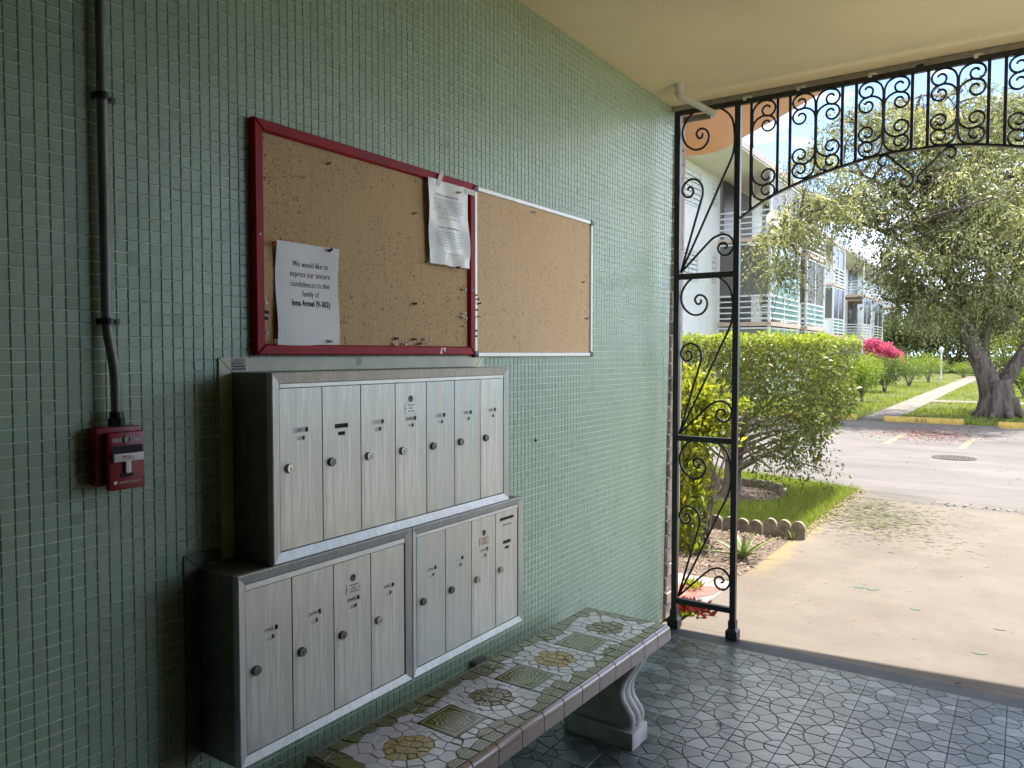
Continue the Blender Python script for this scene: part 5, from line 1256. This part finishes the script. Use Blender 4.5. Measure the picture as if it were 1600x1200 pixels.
bush(1420, 604, 56, 52, 'dark rounded bush below the pink bougainvillea', 'leaf_bush', n=2600, tint=(.3, .2))
bush(1450, 597, 44, 50, 'bright rounded bush left of the white lamp post', n=2200, tint=(.65, .2))
bush(1470, 592, 22, 30, 'small green bush at the foot of the lamp post', n=1200)
bush(1506, 590, 36, 24, 'low clipped bush at the end of the garden path', n=1800, tint=(.6, .2))
bush(1560, 592, 60, 85, 'tall yellow green shrub seen through the fork of the tree', n=3600, tint=(.75, .2))
bush(1600, 622, 44, 70, 'dark bush right of the big trunk', 'leaf_dark', n=3000)
bush(1335, 606, 110, 62, 'lime hedge row along the building wall', n=5200, tint=(.8, .2), depth=31)
bush(1400, 600, 60, 58, 'grey green bush behind the bougainvillea', 'leaf_dark', n=2400, depth=44, tint=(.7, .2))
bush(1640, 640, 90, 90, 'broad green bush at the right beyond the verge', n=3400)
# bougainvillea
g = deep(1376, 553, 38.); bl = [((g[0], g[1], 1.55), (.74, .7, .5)), ((g[0]-.35, g[1], 1.85), (.42, .5, .36)), ((g[0]+.5, g[1], 1.35), (.5, .5, .38)), ((g[0]+.75, g[1]-.1, 1.1), (.3, .3, .25))]
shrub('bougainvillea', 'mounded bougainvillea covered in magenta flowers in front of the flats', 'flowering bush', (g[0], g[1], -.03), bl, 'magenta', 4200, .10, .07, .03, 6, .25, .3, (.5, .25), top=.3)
# far trees closing the view
FT = thing('background_tree', 'leafy green tree far behind the shade tree, left of its trunk', 'tree', (0, 0, 0), 'trees closing the view behind the gardens')
mb = MB(); limb(mb, [(0, 0, 0), (.1, 0, 1.6), (-.1, .1, 3.2), (.1, 0, 5.5)], .28, .06, 8)
for k in range(7): a = k*.9; limb(mb, [(0, 0, 1.8+.2*k), (math.cos(a)*1., math.sin(a)*1., 2.8+.3*k), (math.cos(a)*2., math.sin(a)*2., 3.6+.35*k)], .10, .02, 5)
mb.build('trunk', 'bark', FT)
PP = []; TT = []
for k in range(46):
    c = unit(1)[0]*np.array([2.5, 2.5, 2.0])*U(.4, 1)+np.array([0, 0, 4.1]); q = 190; a = unit(q); PP.append(c+a*(rng.random(q)**.4)[:, None]*np.array([.95, .95, .7])); TT.append(np.full(q, U(.25, .75))+.15*a[:, 2]+rng.normal(0, .13, q))
P = np.concatenate(PP); m = len(P); stuff(quads('crown', 'leaf_bg', leaf_quads(P, unit(m)+np.array([0, 0, -.1]), U(.14, .26, m), U(.07, .12, m)), np.concatenate(TT), FT))
spots = [(1412, 57, .78, None), (1452, 62, .8, 'leafy green tree far behind the lamp post'), (1500, 66, 1.0, 'leafy green tree far beyond the end of the garden path'), (1545, 60, 1.0, 'leafy tree far behind the fork of the shade tree'),
         (1590, 54, 1.1, 'leafy tree at the right behind the shade tree trunk'), (1640, 48, 1.2, 'leafy tree beyond the right edge of the photo'), (1700, 40, 1.3, 'broad leafy tree far out to the right'), (1480, 90, 1.6, 'tallest hazy tree in the distance above the path')]
for i, (u, dd, sc_, lab) in enumerate(spots):
    p = deep(u, 553, dd); o = FT if i == 0 else copy_tree(FT, (0, 0, 0))
    o.location = (p[0], p[1], -.03); o.rotation_euler.z = i*1.3; o.scale = (sc_,)*3
    if lab: o['label'] = lab

bl = [((x, 74+3*math.sin(x), 2.4+.5*math.sin(x*1.7)), (2.6, 2.2, 3.6+.9*math.sin(x*2.3))) for x in np.arange(-9, 44, 2.6)]
shrub('distant_hedgerow', 'long dense green hedgerow closing the view at the far end of the lawns', 'hedge', (15, 74, -.03), bl, 'leaf_bg', 60000, .30, .15, .05, 8, .3, .3, (.4, .22), None, .3, 'bark')
# ================================================================== OUTDOORS: buildings
def louvre(parent, x, y0, y1, z0, z1, n=6, face=1):
    """jalousie window in a wall facing +x"""
    mb = MB(); w = .06
    for q in ((y0, y1, z0, z0+w), (y0, y1, z1-w, z1), (y0, y0+w, z0+w, z1-w), (y1-w, y1, z0+w, z1-w), ((y0+y1)/2-.025, (y0+y1)/2+.025, z0+w, z1-w)): mb.box((x-.08, q[0], q[2]), (x+.035, q[1], q[3]))
    f = mb.build('window', 'rail_white', parent)
    mb = MB(); mb.box((x-.10, y0+w, z0+w), (x-.08, y1-w, z1-w)); mb.build('pane', 'dark_glass', f)
    h = (z1-z0-2*w)/n
    for k in range(n):
        mb = MB(); zz = z0+w+k*h; mb.add([(x-.055, y0+w, zz+h*.95), (x-.055, y1-w, zz+h*.95), (x+.02, y1-w, zz+.01), (x+.02, y0+w, zz+.01), (x-.063, y0+w, zz+h*.95), (x-.063, y1-w, zz+h*.95), (x+.012, y1-w, zz+.01), (x+.012, y0+w, zz+.01)], [(0, 1, 2, 3), (7, 6, 5, 4), (0, 4, 5, 1), (2, 6, 7, 3), (1, 5, 6, 2), (0, 3, 7, 4)])
        mb.build('louvre', 'window_glass', f)
SLAB = (2.40, 5.16); ROOFZ = 7.36
def tower(parent, xw, xf, y0, y1, kinds):
    """balcony stack on a wall at x=xw reaching out to x=xf"""
    levels = [(0., SLAB[0]), (SLAB[0]+.13, SLAB[1]), (SLAB[1]+.13, ROOFZ)]
    for z in SLAB: mb = MB(); mb.box((xw, y0, z), (xf+.03, y1, z+.13)); mb.build('balcony_slab', 'slab_peach', parent)
    for (za, zb), (ka, kb) in zip(levels, kinds):
        for (yy) in (y0+.03, y1-.09): mb = MB(); mb.box((xf-.06, yy, za), (xf, yy+.06, zb)); mb.build('post', 'rail_white', parent)
        mb = MB(); mb.box((xw+.004, y0+.2, za+.05), (xw+.03, y1-.2, zb-.05)); mb.build('back_wall', 'shade_grey', parent)
        mb = MB(); mb.box((xw+.031, y0+.45, za+.05), (xw+.05, y0+1.5, za+2.05)); mb.build('sliding_door', 'dark_glass', parent)
        rh = za+.86
        for face, kd in (('a', ka), ('b', kb)):
            def bx(mb, a0, a1, z0, z1, off, th):
                if face == 'a': mb.box((a0, y0+.04+off, z0), (a1, y0+.04+off+th, z1))
                else: mb.box((xf-.035+off-th, a0, z0), (xf-.035+off, a1, z1))
            A0, A1 = (xw+.03, xf-.06) if face == 'a' else (y0+.09, y1-.09)
            npan = 2 if face == 'b' else 1
            if 'r' in kd:
                for k in range(5): mb = MB(); zz = za+.10+k*.185; bx(mb, A0, A1, zz, zz+.045, -.005 if face == 'a' else .005, .03); mb.build('rail_slat', 'rail_white', parent)
            if 't' in kd: mb = MB(); bx(mb, A0, A1, za+.08, rh-.03, .03 if face == 'a' else -.03, .008); mb.build('lower_panel', 'teal_glass', parent)
            pm = {'g': 'teal_glass', 's': 'grey_screen', 'd': 'dark_glass', 'w': 'shade_grey'}
            for key, mt in pm.items():
                if key in kd:
                    for p in range(npan):
                        q0, q1 = A0+(A1-A0)*p/npan, A0+(A1-A0)*(p+1)/npan; mb = MB(); bx(mb, q0+.02, q1-.02, (rh if 'r' in kd else za+.03), zb-.08, .03 if face == 'a' else -.03, .01); mb.build('balcony_panel', mt, parent)
                    for p in range(npan+1):
                        q = A0+(A1-A0)*p/npan; mb = MB(); bx(mb, q-.03, q+.03, za, zb, .006 if face == 'a' else -.006, .04); mb.build('mullion', 'rail_white', parent)
                    for zz in (rh, zb-.07): mb = MB(); bx(mb, A0, A1, zz-.03, zz+.03, .004 if face == 'a' else -.004, .044); mb.build('transom', 'rail_white', parent)
b1 = thing('apartment_building', 'white three storey apartment building with teal glazed balconies behind the hedge', 'building', (-7, 25, -.03))
mb = MB(); mb.box((-14, 17, -.03), (-7, 34.5, ROOFZ)); mb.build('wall', 'bwhite', b1)
mb = MB(); mb.box((-14.2, 16.6, ROOFZ), (-5.23, 34.7, ROOFZ+.05), 0); mb.build('soffit', 'bcream', b1)
mb = MB(); mb.box((-14.2, 16.55, ROOFZ+.05), (-5.2, 34.75, ROOFZ+.24)); mb.build('roof', 'roofedge', b1)
louvre(b1, -7, 22.15, 23.75, 6.05, 7.15); louvre(b1, -7, 24.75, 25.25, 6.35, 7.10, 4); louvre(b1, -7, 22.0, 23.5, 3.75, 4.72); louvre(b1, -7, 24.7, 25.2, 3.85, 4.72, 4); louvre(b1, -7, 22.0, 23.5, 1.0, 2.0)
yq = lambda u, x: plane(u, 500, 0, x)[1]
tower(b1, -7, -5.25, 25.4, yq(1249.5, -5.25), [('w', 'g'), ('rs', 'rtg'), ('r', 'rd')])
tower(b1, -7, -5.25, yq(1260, -5.25), yq(1289, -5.25), [('w', 's'), ('rs', 'rts'), ('r', 'r')])
mb = MB()
for k in range(9): a = k/8*math.pi*.5
c = Vector(tuple(plane(1214, 346, 0, -4.9))); ds = thing('satellite_dish', 'pale round satellite dish fixed to the corner of the top balcony', 'satellite dish', tuple(c))
mb = MB(); nseg = 20; ax = Vector((.55, -.65, .5)).normalized(); e1 = ax.orthogonal().normalized(); e2 = ax.cross(e1); vs = []
for j in range(5):
    r = .36*j/4
    for k in range(nseg): vs.append(c+(e1*math.cos(2*math.pi*k/nseg)+e2*math.sin(2*math.pi*k/nseg))*max(r, .001)+ax*(r*r*.5))
for j in range(5):
    r = .36*j/4
    for k in range(nseg): vs.append(c+(e1*math.cos(2*math.pi*k/nseg)+e2*math.sin(2*math.pi*k/nseg))*max(r, .001)+ax*(r*r*.5-.02))
fs = [(j*nseg+k, j*nseg+(k+1) % nseg, (j+1)*nseg+(k+1) % nseg, (j+1)*nseg+k) for j in range(4) for k in range(nseg)]; o5 = 5*nseg
fs += [(o5+j*nseg+k, o5+(j+1)*nseg+k, o5+(j+1)*nseg+(k+1) % nseg, o5+j*nseg+(k+1) % nseg) for j in range(4) for k in range(nseg)]+[(4*nseg+k, 4*nseg+(k+1) % nseg, o5+4*nseg+(k+1) % nseg, o5+4*nseg+k) for k in range(nseg)]
mb.add(vs, fs); mb.build('dish', 'dish', ds, smooth=60)
mb = MB(); mb.tube([c-ax*.02, c-ax*.18, c-ax*.2+Vector((-.2, .1, -.15))], .02, 6); mb.tube([c-Vector((0, 0, .33)), c+ax*.34-Vector((0, 0, .12))], .012, 5); mb.build('bracket', 'dish', ds)
b2 = thing('apartment_building', 'farther apartment building with dark screened balconies behind the tree branches', 'building', (-9, 52, -.03))
mb = MB(); mb.box((-16, 37, -.03), (-8.75, 84, ROOFZ)); mb.build('wall', 'bwhite', b2)
mb = MB(); mb.box((-16.2, 36.6, ROOFZ), (-6.98, 84.4, ROOFZ+.05)); mb.build('soffit', 'bcream', b2)
mb = MB(); mb.box((-16.2, 36.55, ROOFZ+.05), (-6.95, 84.45, ROOFZ+.24)); mb.build('roof', 'roofedge', b2)
t3 = yq(1302, -7.); tower(b2, -8.75, -7., t3, yq(1320, -7.), [('w', 'd'), ('rs', 'rtd'), ('r', 'rd')])
tower(b2, -8.75, -7., yq(1349, -7.), yq(1362, -7.), [('w', 'w'), ('r', 'rd'), ('r', 'r')])
tower(b2, -8.75, -7., yq(1366, -7.), yq(1380, -7.), [('w', 'w'), ('r', 'rd'), ('r', 'r')])
tower(b2, -8.75, -7., yq(1402, -7.), yq(1408, -7.), [('w', 'w'), ('r', 'r'), ('r', 'r')])
lp = deep(1471, 553, 44.); lm = thing('lamp_post', 'white lamp post with a small lantern by the far end of the garden path', 'lamp post', (lp[0], lp[1], -.03))
mb = MB(); mb.tube([(lp[0], lp[1], -.03), (lp[0], lp[1], 1.55)], .05, 10); mb.build('post', 'lamp_white', lm)
mb = MB(); mb.lathe([(.05, 0), (.10, .04), (.12, .2), (.13, .22), (.04, .32), (.02, .35)], (lp[0], lp[1], 1.55), 2, 8); mb.build('lantern', 'lamp_white', lm)

# --- our own building: facade above and beside the opening, curved peach canopy over the entrance
ob = thing('entrance_building', 'cream facade of the entrance building around the passage opening', 'building', (-.2, 4.1, 0))
mb = MB(); mb.box((-9, 3.86, -.03), (-.202, 4.00, 3.14)); mb.box((-9, 3.9, 3.142), (-.2, 4.05, 8)); mb.build('wall', 'plaster', ob)
cp = thing('entrance_canopy', 'curved peach painted canopy sweeping out over the entrance', 'canopy', (.5, 4.2, 3))
rim = []
for (u, v) in ((1067.5, 244), (1095, 242), (1120, 237), (1145, 225.5), (1162, 214.5), (1200, 193.5), (1235, 174), (1300, 136)):
    r_ = ray(u, v); a_, b_ = S.x/S.z, S.y/S.z      # sight line whose sun shadow falls on the photographed shadow edge
    f0 = lambda t: ((CP+r_*t)[1]-b_*(CP+r_*t)[2])-(3.955+.10*(((CP+r_*t)[0]-a_*(CP+r_*t)[2])-.434))
    t0, t1 = 4.5, 9.
    for _ in range(50):
        tm = (t0+t1)/2
        if f0(tm) < 0: t0 = tm
        else: t1 = tm
    rim.append(CP+r_*tm)
rim = [np.array([rim[0][0]-1.6, rim[0][1]-.1, rim[0][2]+.02])]+rim
last, pv_ = rim[-1], rim[-2]; sl0 = (last[2]-pv_[2])/(last[0]-pv_[0]); z_, x_ = last[2], last[0]
for k in range(1, 9):
    dx = .35; x_ += dx; z_ += dx*sl0*max(0., 1-k/7.)
    yy = 3.955+.10*((x_-S.x/S.z*z_)-.434)+S.y/S.z*z_; rim.append(np.array([x_, yy, z_]))
mb = MB(); k = len(rim); vs = []
for q in rim: vs += [(q[0], 4.16, q[2]), tuple(q), (q[0], q[1], q[2]+.13), (q[0], 4.16, q[2]+.13)]
fs = [(i*4+j, i*4+(j+1) % 4, i*4+4+(j+1) % 4, i*4+4+j) for i in range(k-1) for j in range(4)]+[(0, 1, 2, 3), (k*4-1, k*4-2, k*4-3, k*4-4)]
mb.add(vs, fs); mb.build('canopy_shell', 'peach', cp, recalc=True, smooth=30)
mb = MB(); p1 = Vector(tuple(plane(1112, 180, 1, 4.22))); p0 = Vector(tuple(plane(1060, 188, 1, 4.22))); p0.z = p1.z
mb.tube([p0-(p1-p0)*.5, p1, ], .018, 10); o = mb.build('drain_pipe', 'conduit', origin=tuple(p0), smooth=40); tag(o, 'short grey pipe running along under the peach canopy', 'pipe')
